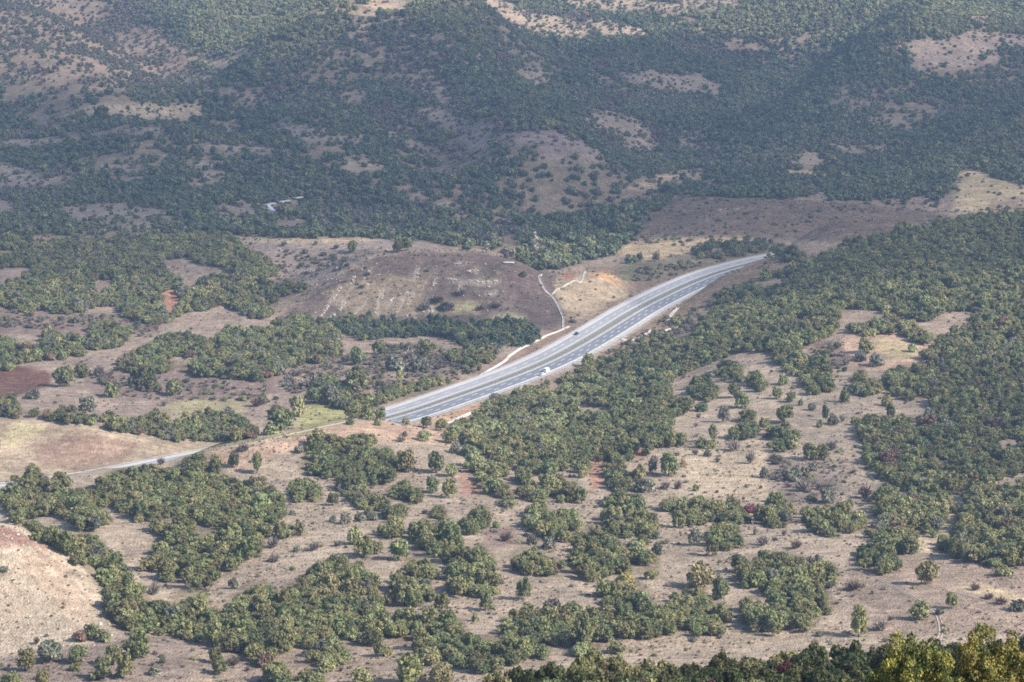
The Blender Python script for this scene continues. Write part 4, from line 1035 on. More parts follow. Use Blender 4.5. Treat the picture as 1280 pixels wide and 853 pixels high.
FAR = dict(t=ft_[keep], x=X[keep], y=Y[keep], z=Z[keep], px=PX[keep], py=PY[keep], sparse=d[keep] < 0.6)
# mid and near woods and groves, one grid
X, Y = hexgrid(-560, 560, 740, 2140, 3.95, 0.42)
Z = height(X, Y); PX, PY, DD = project(X, Y, Z + 2.3)
qx, qy = wobbled(PX, PY, X, Y, 3.4)
gi = lookup(grove_i, qx, qy); wd = lookup(wood_d, qx, qy); wt = lookup(wood_t, qx, qy)
dn_ = fbm(X, Y, 24, 111, 3)
okk = (np.abs(road_dist(X, Y) + 1) > 21) & (hidden_by(X, Y) < 5) & (PX > -210) & (PX < 1490)
# a crown must fit inside the outline, so test its four sides too
ins = np.zeros(len(X))
allc = ((grove_i >= 0) | (wood_d > 0.3))
for ax, ay in ((1.7, 0), (-1.7, 0), (0, 1.2), (0, -1.4)):
    ins += lookup(allc, qx + ax * F / DD, qy + ay * F / DD)
ins = (ins >= 4) | ((ins >= 3) & (gi < 0)) | ((ins == 3) & (rng.uniform(0, 1, len(X)) < 0.35)) | (wt == 'thicket')
okk &= ins
for up_ in (-1.4, 0.4, 2.0):      # nothing grows in front of the bare gaps either
    a_, b_, _ = project(X, Y, Z + 2.3 + up_)
    okk &= ~lookup(gap_m, a_, b_)
isg = (gi >= 0) & okk & (dn_ > -0.5) & (rng.uniform(0, 1, len(X)) < 0.92)
isw = (gi < 0) & (rng.uniform(0, 1, len(X)) < wd * np.clip(1.15 + 1.1 * dn_, 0.2, 1)) & okk
sc_ = F / DD
GT = dict(x=X[isg], y=Y[isg], z=Z[isg], px=PX[isg], py=PY[isg], g=gi[isg], s=sc_[isg])
WT = dict(x=X[isw], y=Y[isw], z=Z[isw], px=PX[isw], py=PY[isw], t=wt[isw])
print('far', len(FAR['x']), 'grove', len(GT['x']), 'wood', len(WT['x']))
# ------------------------------------------------------------------ masses of trees nobody could count
def scatter(name, label, x, y, z, width, hgt, kinds, mdict):
    """one object: a point per plant, each point carrying the plant's size, turn and kind; kinds index the sorted list of mdict"""
    keys = sorted(mdict)
    coll = bpy.data.collections.new(name + '_kinds')
    for i, k_ in enumerate(keys):
        o = bpy.data.objects.new('%s_%02d' % (name, i), mdict[k_]); coll.objects.link(o)
    ix = {k_: i for i, k_ in enumerate(keys)}
    me = make_mesh(name, np.stack([x, y, z], 1), np.zeros((0, 3), int)) if False else bpy.data.meshes.new(name)
    me.vertices.add(len(x)); me.vertices.foreach_set('co', np.stack([x, y, z], 1).astype(np.float32).ravel())
    a = me.attributes.new('pick', 'INT', 'POINT'); a.data.foreach_set('value', np.array([ix[k_] for k_ in kinds], np.int32))
    a = me.attributes.new('size', 'FLOAT_VECTOR', 'POINT'); a.data.foreach_set('vector', np.stack([width * rng.uniform(.85, 1.2, len(x)), width * rng.uniform(.85, 1.2, len(x)), hgt], 1).astype(np.float32).ravel())
    a = me.attributes.new('turn', 'FLOAT_VECTOR', 'POINT')
    a.data.foreach_set('vector', np.stack([rng.normal(0, .09, len(x)), rng.normal(0, .09, len(x)), rng.uniform(0, 6.283, len(x))], 1).astype(np.float32).ravel())
    ng = bpy.data.node_groups.new(name, 'GeometryNodeTree')
    ng.interface.new_socket('Geometry', in_out='INPUT', socket_type='NodeSocketGeometry')
    ng.interface.new_socket('Geometry', in_out='OUTPUT', socket_type='NodeSocketGeometry')
    N = ng.nodes.new; L = ng.links.new
    gi_, go_ = N('NodeGroupInput'), N('NodeGroupOutput')
    ci = N('GeometryNodeCollectionInfo'); ci.inputs['Collection'].default_value = coll; ci.inputs['Separate Children'].default_value = True; ci.inputs['Reset Children'].default_value = True
    ip = N('GeometryNodeInstanceOnPoints'); ip.inputs['Pick Instance'].default_value = True
    def attr(nm, typ):
        q = N('GeometryNodeInputNamedAttribute'); q.data_type = typ; q.inputs['Name'].default_value = nm; return q.outputs[0]
    L(gi_.outputs[0], ip.inputs['Points']); L(ci.outputs[0], ip.inputs['Instance']); L(attr('pick', 'INT'), ip.inputs['Instance Index'])
    L(attr('turn', 'FLOAT_VECTOR'), ip.inputs['Rotation']); L(attr('size', 'FLOAT_VECTOR'), ip.inputs['Scale']); L(ip.outputs[0], go_.inputs[0])
    o = link(name, me, label=label, kind='stuff')
    o.modifiers.new('plants', 'NODES').node_group = ng
    return o

n = len(FAR['x'])
brown = FAR['t'] == 'farbrown'
tn = np.empty(n, dtype='<U10')
for t_ in set(FAR['t']):
    m = FAR['t'] == t_
    tn[m] = pick_tones(str(t_), m.sum(), rng)
patch = fbm(FAR['x'], FAR['y'], 90, 121, 3)
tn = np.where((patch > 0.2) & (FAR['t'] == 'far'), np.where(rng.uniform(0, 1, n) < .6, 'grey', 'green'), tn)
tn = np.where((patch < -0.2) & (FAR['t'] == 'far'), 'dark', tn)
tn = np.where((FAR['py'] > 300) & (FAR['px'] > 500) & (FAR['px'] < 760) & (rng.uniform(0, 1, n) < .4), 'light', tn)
w_ = np.clip(np.exp(rng.normal(1.82, .28, n)), 3.2, 11) * np.where(tn == 'grey', .78, 1) * np.where(FAR['sparse'], 0.72, 1) * np.where(FAR['px'] < 240, 0.9, 1) / 1.15
md = {}
kk = []
sh = rng.integers(0, 5, n)
for a, b in zip(tn, sh):
    md.setdefault((a, b), mesh_of('F', b, a)); kk.append((a, b))
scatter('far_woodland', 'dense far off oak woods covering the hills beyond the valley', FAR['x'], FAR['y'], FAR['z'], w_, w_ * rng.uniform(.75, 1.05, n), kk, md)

# mid distance woods and the smaller trees of the near groves go into one woodland; the largest are single trees
gw = np.clip(np.exp(rng.normal(1.55, .25, len(GT['x']))), 2.8, 7.5) / 1.15
gsz = gw * GT['s']
front = np.argsort(-gsz * (1 + 0.15 * (GT['py'] > 620)))
N_SINGLE = 178
single = np.zeros(len(gw), bool); front = front[(GT['px'][front] > -5) & (GT['px'][front] < 1285) & (GT['py'][front] < 858)]
single[front[:N_SINGLE]] = True
gtone = np.empty(len(gw), dtype='<U10')
for i, k_ in enumerate(GKEYS):
    m = GT['g'] == i
    gtone[m] = pick_tones(GROVES[k_][1], m.sum(), rng)
wt_t = np.empty(len(WT['x']), dtype='<U10')
for t_ in set(WT['t']):
    m = WT['t'] == t_
    wt_t[m] = pick_tones(t_, m.sum(), rng)
ww = np.clip(np.exp(rng.normal(1.58, .24, len(wt_t))), 2.8, 7.8) / 1.15
th_ = WT['t'] == 'thicket'
ww = np.where(th_, ww * .72, ww)
kk, md = [], {}
isP = wt_t == 'pine'
s1 = rng.integers(0, NS, len(wt_t)); s2 = rng.integers(0, NS, len(gw))
for a, b, p in zip(wt_t, s1, isP):
    k_ = ('P', int(b) % 3, a) if p else ('T', int(b) % 4, a) if a in ('twig', 'brownbush') else ('N', int(b), a)
    md.setdefault(k_, mesh_of(*k_)); kk.append(k_)
rest = ~single
for a, b in zip(gtone[rest], s2[rest]):
    k_ = ('N', int(b), a); md.setdefault(k_, mesh_of(*k_)); kk.append(k_)
cat = lambda a, b: np.concatenate([a, b])
wall = cat(np.where(isP, ww * 0.85, ww), gw[rest])
hh = wall * rng.uniform(.68, 1.12, len(wall)) * np.where(cat(th_, np.zeros(rest.sum(), bool)), .75, 1)
scatter('oak_woodland', 'green oak woods in the valley and around the motorway', cat(WT['x'], GT['x'][rest]), cat(WT['y'], GT['y'][rest]), cat(WT['z'], GT['z'][rest]), wall, hh, kk, md)

# low dead scrub and weeds on the open ground
X, Y = hexgrid(-560, 560, 760, 2120, 3.5, 0.5)
Z = height(X, Y); PX, PY, _ = project(X, Y, Z)
cv_ = lookup(cov, PX, PY)
pl = fbm(X, Y, 55, 131, 3)
pr = np.clip(0.16 + 0.5 * pl, 0.02, 0.6)
for (x0, y0, x1, y1, q) in ((345,310,705,415,2.2),(290,298,480,345,.8),(60,380,420,520,.7),(800,245,1180,300,.9),(960,565,1060,640,1.6),(0,800,480,853,1.0),(430,430,620,500,1.3),(770,360,1000,460,.8),(0,640,150,815,1.0),(0,520,250,600,.05),(0,455,70,500,.0)):
    m = (PX > x0) & (PX < x1) & (PY > y0) & (PY < y1); pr = np.where(m, pr * q * 1.6 if q > .3 else q * .2, pr)
m = (rng.uniform(0, 1, len(X)) < pr) & (cv_ < .3) & (hidden_by(X, Y) < 3) & (np.abs(road_dist(X, Y) + 1) > 17.5) & (PX > -190) & (PX < 1470)
nb_ = m.sum()
x2, y2 = hexgrid(-330, 330, 780, 1240, 2.1, 0.5)
z2 = height(x2, y2); p2, q2, _ = project(x2, y2, z2)
m2 = (lookup(cov, p2, q2) < .3) & (rng.uniform(0, 1, len(x2)) < np.clip(.20 + .5 * fbm(x2, y2, 30, 151, 3), .02, .6)) & (hidden_by(x2, y2) < 3) & (np.abs(road_dist(x2, y2) + 1) > 20) & (p2 > -150) & (p2 < 1430) & ((p2 > 260) | (q2 > 605))
tuft = np.concatenate([np.zeros(nb_, bool), np.ones(m2.sum(), bool)])
X, Y, Z = cat(X[m], x2[m2]), cat(Y[m], y2[m2]), cat(Z[m], z2[m2])
PX, PY, m = cat(PX[m], p2[m2]), cat(PY[m], q2[m2]), np.ones(len(X), bool)
wd_ = np.exp(rng.normal(-0.15, .45, len(X))) * np.where((PX[m] < 150) & (PY[m] > 640) & (PY[m] < 815), .6, 1.0)
kk, md = [], {}
wd_ = np.where(tuft, wd_ * .62, wd_)
for v, b, tf in zip(rng.uniform(0, 1, len(X)), rng.integers(0, 4, len(X)), tuft):
    k_ = ('B', int(b), 'straw' if v < .6 else 'dryweed') if tf else ('T', int(b), 'twig') if v < .42 else ('T', int(b), 'brownbush') if v < .66 else ('B', int(b), 'grey') if v < .86 else ('B', int(b), 'olive')
    md.setdefault(k_, mesh_of(*k_)); kk.append(k_)
scatter('low_scrub', 'low dead weeds and scrub dotted over the open dry ground', X, Y, Z, wd_, wd_ * rng.uniform(.5, .95, len(X)), kk, md)
print('scrub', len(X))

# pale rock ribs and stones on the scarred mound and the bare bank
def stone(seed):
    r = np.random.default_rng(seed); v, f = ico(1)
    return geo_mesh('stone', (v * np.array([.5, .42, .3]) * r.uniform(.6, 1.15, (len(v), 1)), [f]), M_STONE)
M_STONE = simple('pale_limestone', (0.50, 0.44, 0.36), 0.95, 0.1, 0, 0.25, 0.8)
pts = []
for p, q, w in STREAKS:
    L_ = math.hypot(q[0] - p[0], q[1] - p[1])
    for _ in range(int(L_ * 1.5 * w / 2.5)):
        t_ = random.random()
        if math.sin(t_ * 9 + p[0]) < -0.55: continue
        pts.append(ground_at(p[0] + (q[0] - p[0]) * t_ + random.gauss(0, w * .22), p[1] + (q[1] - p[1]) * t_ + random.gauss(0, w * .15)))
for _ in range(260):
    pts.append(ground_at(random.uniform(380, 640), random.uniform(330, 398)))
bank = raster(GROUND[[i for i, g in enumerate(GROUND) if g[0] == (200, 180, 160)][0]][1])
while len(pts) < 1500:
    a_, b_ = random.uniform(0, 150), random.uniform(645, 815)
    if lookup(bank, np.array([a_]), np.array([b_]))[0]: pts.append(ground_at(a_, b_))
pts = np.array(pts)
szz = np.exp(rng.normal(-0.15, .45, len(pts))) * np.where(pts[:, 1] < 1000, .42, 1.0)
ks = ['%d' % v for v in rng.integers(0, 4, len(pts))]
scatter('scattered_stones', 'pale stones and rock ribs strewn over the scarred mound and bare bank', pts[:, 0], pts[:, 1], pts[:, 2] + .05, szz * 1.3, szz, ks, {str(k_): stone(k_) for k_ in range(4)})

# bushes and young trees in the far clearings
X, Y = hexgrid(-1300, 1300, 1960, 4000, 9.0, 0.5)
Z = height(X, Y); PX, PY, _ = project(X, Y, Z)
m = (lookup(far_d, PX, PY) < .55) & (PY < 330) & (lookup(wood_d, PX, PY) < .2) & (rng.uniform(0, 1, len(X)) < 0.42 + 0.5 * fbm(X, Y, 70, 141, 2)) & (hidden_by(X, Y) < 4) & (np.abs(road_dist(X, Y)) > 24) & (PX > -200) & (PX < 1480) & (PY > -20)
X, Y, Z = X[m], Y[m], Z[m]
wd_ = rng.uniform(1.2, 3.6, len(X)); kk, md = [], {}
for v, b in zip(rng.uniform(0, 1, len(X)), rng.integers(0, 4, len(X))):
    k_ = ('B', int(b), 'dark' if v < .4 else 'grey' if v < .75 else 'rust'); md.setdefault(k_, mesh_of(*k_)); kk.append(k_)
scatter('far_scrub', 'small bushes speckling the far clearings and the long bare bank', X, Y, Z, wd_, wd_ * rng.uniform(.6, .9, len(X)), kk, md)

# ------------------------------------------------------------------ single trees and shrubs
TONEWORD = {'green': 'green', 'dark': 'dark green', 'olive': 'olive green', 'light': 'pale green', 'yellow': 'yellowing', 'rust': 'rusty brown', 'grey': 'grey green', 'pine': 'dark', 'crimson': 'crimson', 'twig': 'grey leafless', 'brownbush': 'brown leafless', 'gold': 'golden green', 'shade': 'shaded green', 'poplar': 'pale'}
ITEMS = []
PROTO = {}
def plant(name, category, crown_me, trunk_i, loc, w, h, turn, group):
    """copy of a plant made once: an Empty at its foot with a trunk and a crown"""
    key = (name, crown_me.name)
    if key not in PROTO:
        root = bpy.data.objects.new(name, None); COL.objects.link(root)
        c = link('crown', crown_me, root)
        tr = link('trunk', TRUNKS[trunk_i % 3], root) if trunk_i is not None else None
        PROTO[key] = root
    else:
        src = PROTO[key]
        root = src.copy(); COL.objects.link(root)
        for ch in src.children:
            c = ch.copy(); c.parent = root; COL.objects.link(c)
    root.location = loc; root.scale = (w, w, h); root.rotation_euler = (0, 0, turn)
    root.empty_display_size = 0.2
    tag(root, None, category, group)
    return root
def bush_obj(name, category, me, loc, w, h, turn, group):
    o = link(name, me, category=category, group=group, loc=loc)
    o.scale = (w, w, h); o.rotation_euler = (0, 0, turn)
    return o

LONE = [  # kind (o oak, b bush, t leafless shrub, p conical), leaf tone, column, row of the foot, width, height/width
 ('o','green',275,843,22,.95),('o','green',268,829,19,.95),('t','twig',292,832,20,.8),('b','rust',332,834,19,.9),('o','green',474,821,17,1),('o','light',453,857,28,.8),
 ('o','green',515,858,40,.8),('o','olive',551,858,38,.75),('b','green',484,820,14,.9),('o','green',654,750,20,1.15),('o','light',606.5,764,17,1.2),('b','olive',593,777,7,1.5),
 ('o','green',551,765,21,.95),('o','olive',487,757,17,1.2),('o','green',505,590,29,.8),('o','dark',545,591,25,.95),('o','olive',564,596,18,.9),('o','dark',541,616,17,1.3),('o','green',561,623,21,1.1),
 ('o','green',497,700,30,.85),('b','grey',665,680,14,.8),('b','grey',688,686,18,.8),('t','brownbush',632,677,17,.9),('b','dark',620,660,9,.9),
 ('o','light',531,552,18,.85),('t','twig',501,553,13,.8),('b','grey',506,546,7,.9),('o','olive',563,554,21,.75),('b','grey',570,567,16,.8),('o','green',533,535,17,.8),('o','green',551,538,18,.8),('b','green',507,531,10,.9),
 ('p','dark',811,569,20,1.5),('o','dark',828,553,21,.9),('o','green',850,558,20,.9),('b','green',876,560,15,.9),('b','green',890,561,11,1),('o','dark',891,552,12,1.7),('t','twig',917,564,19,.9),
 ('t','twig',869,569,10,1),('b','grey',884,571,9,1),('t','twig',938,580,12,1.6),('b','grey',955,598,11,1.2),('o','olive',799,602,19,1.2),('o','grey',816,592,13,1.4),('o','green',836,595,26,.95),('b','yellow',854,584,7,1.4),
 ('b','grey',805,615,26,.6),('t','twig',832,612,14,.9),('t','brownbush',847,612,13,1),('b','olive',869,614,8,1.1),('t','twig',897,578,8,1),('t','twig',951,611,7,.8),('o','green',727,630,19,1.05),
 ('o','light',848,660,20,.95),('o','green',890,695,18,1.1),('o','grey',868,682,18,.95),('b','grey',820,674,10,1),('o','grey',821,698,16,1),('t','twig',833,680,10,.8),('b','crimson',936,641,17,.6),('t','twig',953,682,18,.8),('b','grey',945,668,8,.9),
 ('o','olive',876,734,38,.85),('o','dark',901,748,25,1.2),('o','dark',730,813,30,1.45),('b','green',769,817,23,.6),('t','brownbush',1065,738,25,.6),('o','green',1073,796,23,1.5),('t','twig',1100,788,22,.75),
 ('o','green',1150,775,29,.85),('o','green',1190,761,17,1.1),('b','grey',1174,768,13,.6),('o','green',1158,731,31,1.1),('b','olive',1255,719,22,.5),('t','brownbush',1236,749,15,.6),('t','brownbush',1252,755,22,.5),('b','grey',1273,764,20,.7),('t','brownbush',1219,738,15,.7),
 ('o','dark',1013,575,24,.75),('o','dark',1030,574,20,.75),('t','twig',1040,563,16,.9),('t','twig',967,576,16,.7),('t','twig',980,588,14,.7),('b','grey',990,601,22,.7),('b','grey',1007,595,13,.8),('b','grey',1018,588,13,.8),('t','twig',1003,614,25,.7),('t','twig',1024,612,14,.8),('b','green',1060,633,13,.6),
 ('b','grey',1036,629,20,.9),('t','brownbush',1081,623,19,1.1),('t','brownbush',995,686,17,.8),('t','twig',980,670,8,1.2),('t','twig',1017,606,10,.8),('t','twig',1035,610,9,.8),('b','grey',1070,560,6,.7),
 ('o','olive',1082,441,23,.85),('b','grey',1074,452,17,.7),('b','grey',1095,457,18,.8),('o','dark',1021,466,26,.9),('b','green',1055,503,11,1.6),('o','dark',1113,523,13,1.2),('b','yellow',1109,508,14,.9),('b','green',979,481,13,.95),('o','green',971,499,13,1.1),('o','green',989,503,13,1.1),('b','grey',1000,507,7,1),
 ('b','grey',1014,513,10,1),('o','dark',1032,527,10,1.9),('b','grey',1041,531,14,.9),('b','olive',1024,534,9,1),('o','dark',980,528,26,.75),('b','twig',1053,528,9,1.2),('b','light',1141,440,11,1),('o','olive',1160,450,26,.6),('t','twig',1038,562,17,.7),
 ('o','green',917,497,19,.85),('o','green',927,510,21,.8),('b','dark',878,514,17,.55),('p','dark',853,518,23,1.15),('o','grey',904,528,17,1.05),('o','green',955,538,15,1.05),('t','twig',873,523,8,1.1),('t','twig',870,534,7,1),
 ('o','green',416,632,17,.95),('o','green',321,592,15,1.6),('t','twig',304,565,18,.8),('b','grey',373,566,12,.8),('t','twig',386,554,8,1.6),('o','dark',292,585,16,1.2),
 ('t','twig',341,685,18,.9),('t','twig',343,703,17,.75),('t','twig',393,688,17,.8),('t','twig',422,683,13,.7),('b','grey',370,690,10,.7),('b','grey',432,655,15,.85),('b','grey',449,652,13,.8),('b','grey',465,651,14,.85),('b','grey',416,652,10,.8),('o','green',477,669,13,1),
 ('o','light',444,681,22,1.1),('o','green',455,697,27,.95),('o','olive',471,693,15,1.1),('b','grey',423,703,17,.6),('b','grey',366,644,8,.8),('b','grey',293,736,13,1.1),('o','olive',374,669,17,1.15),
 ('b','olive',186,713,21,.8),('o','green',206,725,23,.9),('t','twig',192,744,19,1),('b','rust',101,801,18,.7),('b','olive',114,799,20,.9),('b','olive',131,802,17,.8),('b','brownbush',46,805,11,.9),('o','grey',63,828,38,.7),('o','green',31,839,27,.9),('o','dark',96,829,28,.85),
 ('o','green',142,831,26,1),('o','green',172,823,38,.9),('p','dark',126,851,27,1.2),('o','green',155,849,22,1.25),('o','green',53,858,19,1.1),('b','olive',16,855,24,.6),('b','grey',203,829,9,.8),('b','grey',193,844,15,.7),('b','green',95,839,13,.8),('b','grey',5,714,11,.65),
 ('o','green',18,604,14,.8),('t','twig',201,581,13,.9),('o','dark',181,598,17,1.2),('o','olive',77,612,28,.85),('t','brownbush',112,690,9,.8),
 ('o','dark',79,484,28,1.05),('o','green',101,472,22,.85),('t','twig',124,470,20,.8),('o','dark',174,483,28,.75),('o','dark',190,489,22,.8),('o','dark',216,495,23,.9),('b','olive',141,496,19,.8),('b','grey',40,498,20,.5),('t','twig',205,508,10,.9),
 ('o','grey',107,518,27,.7),('o','dark',352,538,38,.85),('b','light',338,543,18,.65),('o','light',373,521,22,1.4),('o','light',393,504,27,.75),('t','brownbush',322,508,22,.7),('t','brownbush',345,515,17,.7),('b','dark',329,504,12,1),
 ('o','grey',415,505,26,1),('o','dark',446,491,32,.95),('o','dark',446,457,19,1.1),('o','dark',473,443,20,.95),('t','twig',360,478,18,.6),('t','twig',385,484,24,.6),('t','twig',372,470,20,.6),('b','grey',400,481,20,.8),
 ('o','dark',530,446,20,1.1),('b','grey',495,463,26,.7),('b','grey',523,464,24,.8),('t','twig',510,448,20,.6),('o','olive',500,478,10,1.7),('o','green',462,525,17,1),('o','green',475,527,15,1.1),('b','dark',438,531,10,.7),('b','green',472,532,9,.9),
 ('o','dark',440,317,14,1.3),('o','dark',499,315,15,1.0),('o','dark',509,313,17,1.0),('b','dark',653,346,10,.6),('t','twig',355,308,9,1),('t','twig',395,306,7,.9),('t','twig',420,311,10,.7),('b','grey',405,320,9,.5),
 ('t','brownbush',546,379,24,.5),('t','twig',575,369,18,.5),('t','twig',530,388,18,.6),('t','twig',460,345,9,.7),('t','twig',452,360,10,.5),('b','grey',558,388,18,.55),('t','brownbush',620,385,16,.5),('t','brownbush',600,388,15,.5),
 ('o','dark',799,327,9,1.2),('o','green',820,327,11,1),('b','dark',788,329,16,.6),('b','grey',870,318,12,.8),('b','grey',884,316,14,.8),('o','green',915,316,14,.8),('b','grey',938,313,14,.8),('o','dark',990,322,20,.75),
 ('o','dark',128,150,22,.75),('b','green',845,405,18,.6),('o','green',735,460,18,.8),
 ('t','brownbush',889,384,16,.6),('t','twig',800,427,14,.5),('b','grey',824,419,12,.6),
]
NOUN = {'o': 'oak', 'b': 'bush', 't': 'shrub', 'p': 'conical tree'}
NAME = {'o': ('oak_tree', 'tree', 'lone oaks on the open ground'), 'b': ('bush', 'bush', 'bushes on the open ground'), 't': ('dry_shrub', 'shrub', 'leafless shrubs on the open ground'), 'p': ('conical_tree', 'tree', 'conical trees on the slope')}
for kd, tone, cx_, by, w, hr in LONE:
    P = ground_at(cx_, min(by, 900)); D_ = P[1] * CP + (CAM_Z - P[2]) * SP
    s = F / D_
    W = w / s; Hh = W * hr
    nm, ca_, gr = NAME[kd]
    turn = random.uniform(0, 6.28)
    q = random.randrange(12)
    if kd == 'o': ob = plant(nm, ca_, mesh_of('N', q % NS, tone), q, P, W / 1.15, Hh / 0.98, turn, gr)
    elif kd == 'p': ob = plant(nm, ca_, mesh_of('P', q % 3, tone), q, P, W / 0.92, Hh / 1.42, turn, gr)
    elif kd == 'b': ob = bush_obj(nm, ca_, mesh_of('B' if tone not in ('brownbush', 'twig') else 'T', q % 4, tone), P, W / 1.12, Hh / 0.75, turn, gr)
    else: ob = bush_obj(nm, ca_, mesh_of('T', q % 4, tone), P, W / 0.95, Hh / 0.80, turn, gr)
    ITEMS.append(dict(o=ob, noun=NOUN[kd], tone=tone, px=cx_, py=by, w=w, grove=None))
for i in np.where(single)[0]:
    k_ = GKEYS[GT['g'][i]]
    ob = plant('oak_tree', 'tree', mesh_of('N', int(s2[i]), gtone[i]), int(s2[i]), (GT['x'][i], GT['y'][i], GT['z'][i]), gw[i], gw[i] * rng.uniform(.78, 1.12), rng.uniform(0, 6.28), 'oaks of ' + GROVES[k_][0])
    ITEMS.append(dict(o=ob, noun='oak', tone=str(gtone[i]), px=float(GT['px'][i]), py=float(GT['py'][i]) + 9, w=float(gsz[i]), grove=k_))

# wood close below the camera's hill, its shade held in the leaf tone, and two golden oaks nearer still
NEAR = [crown(800 + k, 64, 7500, 0.021, h=0.95, z0=0.02, lobe=(0.065, 0.15), solid=0.6) for k in range(4)]
_nm = {}
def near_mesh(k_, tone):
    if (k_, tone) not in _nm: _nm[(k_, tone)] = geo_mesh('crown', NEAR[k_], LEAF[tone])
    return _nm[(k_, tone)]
TOPS = [(560,880),(600,856),(640,832),(700,818),(760,816),(850,822),(900,817),(960,812),(1060,806),(1100,800),(1160,798),(1240,792),(1300,786)]
tx, ty = np.array(TOPS).T
r5 = np.random.default_rng(55)
nb = 0
for Yr, dpx, dtop in ((392, 40, 0), (372, 42, 9), (350, 44, 19), (330, 46, 30)):
    for c_ in np.arange(600 + r5.uniform(0, 20), 1320, dpx):
        c2 = c_ + r5.uniform(-9, 9)
        tp = np.interp(c2, tx, ty) + dtop + r5.uniform(-5, 7)
        if tp > 850: continue
        t_, sl_ = pix_ray(c2, tp)
        Yb = Yr + r5.uniform(-6, 6)
        zt = CAM_Z + sl_ * Yb; xg = float(t_) * Yb; zg_ = float(height(xg, Yb))
        hh_ = float(np.clip(zt - zg_, 4.5, 10.5))
        w2 = r5.uniform(5.6, 7.6)
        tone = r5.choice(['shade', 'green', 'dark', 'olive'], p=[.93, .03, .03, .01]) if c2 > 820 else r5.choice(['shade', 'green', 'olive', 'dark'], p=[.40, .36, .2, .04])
        if abs(c2 - 970) < 20 and Yr == 372: tone = 'crimson'; hh_ *= .92; w2 *= .85
        if abs(c2 - 815) < 22 and Yr == 350: tone = 'rust'; hh_ *= .92
        if abs(c2 - 880) < 22 and Yr == 330: tone = 'crimson'; w2 *= .7; hh_ *= .95
        k5 = int(r5.integers(0, 4))
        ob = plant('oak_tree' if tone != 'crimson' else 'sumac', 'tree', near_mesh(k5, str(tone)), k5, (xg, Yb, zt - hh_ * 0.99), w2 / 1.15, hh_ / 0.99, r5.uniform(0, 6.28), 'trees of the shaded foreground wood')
        ITEMS.append(dict(o=ob, noun='oak' if tone != 'crimson' else 'sumac', tone=str(tone), px=float(c2), py=float(tp) + 40, w=60, grove='NEAR%d' % Yr)); nb += 1
GROVES['NEAR392'] = ('the far rim of the shaded foreground wood', 'dark', [(600,830),(1280,800),(1280,815)])
GROVES['NEAR372'] = ('the second rank of the shaded foreground wood', 'dark', [(600,840),(1280,815),(1280,825)])
GROVES['NEAR350'] = ('the third rank of the shaded foreground wood', 'dark', [(600,845),(1280,825),(1280,835)])
GROVES['NEAR330'] = ('the nearest rank of the shaded foreground wood', 'dark', [(600,850),(1280,835),(1280,853)])
for k5, (c_, tp, w2, hh_, lab) in enumerate(((1137, 781, 3.7, 5.0, 'golden green oak with yellow and orange leaves in the near corner, touching the shaded wood'), (1243, 775, 4.2, 5.2, 'golden green oak with two pointed tops at the very corner of the view'))):
    t_, sl_ = pix_ray(c_, tp)
    Yb = 88 + 2 * k5
    zt = CAM_Z + sl_ * Yb
    me = geo_mesh('crown', crown(900 + 3 * k5, 200, 44000, 0.0068, h=1.0, z0=0.0, lobe=(0.03, 0.085), solid=0.05, lean=.1, core=0.35), LEAF['gold'])
    ob = plant('oak_tree', 'tree', me, k5, (float(t_) * Yb, Yb, zt - hh_), w2 / 1.12, hh_ / 1.02, 0.7 + k5 * 2, 'golden oaks in the near corner')
    tag(ob, lab)
print('near wood', nb, 'items', len(ITEMS))

pp = crown(950, 18, 800, 0.05, rx=0.34, h=2.9, z0=0.15, lobe=(0.14, 0.22), pointed=0.5)
for c_, by, w, h, lab in ((668, 319.5, 7.5, 30, 'tall pale slender poplar rising from the valley wood'), (608, 317, 6, 16, 'short pale poplar behind the scarred mound')):
    P = ground_at(c_, by); s = F / (P[1] * CP + (CAM_Z - P[2]) * SP); h *= 1.15
    ob = plant('poplar_tree', 'tree', _nm.setdefault('pop', geo_mesh('crown', pp, LEAF['poplar'])), 0, P, w / s / 0.75, h / s / 3.0, 1.0, 'pale poplars in the valley wood')
    tag(ob, lab)

# labels that single each plant out
LM = [(GROVES[k_][0], np.array(GROVES[k_][2]).mean(0)) for k_ in GROVES if not k_.startswith('NEAR')]
LM += [('the pale bare bank', (65, 730)), ('the cream field', (110, 560)), ('the red ploughed field', (30, 480)), ('the pale green hayfield', (410, 520)), ('the scarred mound', (520, 355)), ('the flat dry top behind the mound', (390, 305)),
       ('the dirt track', (1140, 745)), ('the bald knoll', (1110, 435)), ('the dry strip', (840, 803)), ('the pale knoll', (900, 600)), ('the grey thicket', (1005, 600)), ('the culvert slab', (778, 425)), ('the tan field beyond the motorway', (860, 308)), ('the motorway curve', (830, 372)), ('the near end of the motorway', (500, 515)),
       ('the mid field bushes', (180, 490)), ('the dark pines', (590, 415)), ('the far hay clearing', (170, 138)), ('the bottom rim', (60, 845)), ('the goat path', (1030, 528))]
ORD = ['first', 'second', 'third', 'fourth', 'fifth', 'sixth', 'seventh', 'eighth', 'ninth', 'tenth', 'eleventh', 'twelfth', 'thirteenth', 'fourteenth', 'fifteenth', 'sixteenth', 'seventeenth', 'eighteenth', 'nineteenth', 'twentieth'] + ['%dth' % k_ for k_ in range(21, 60)]
buckets = {}
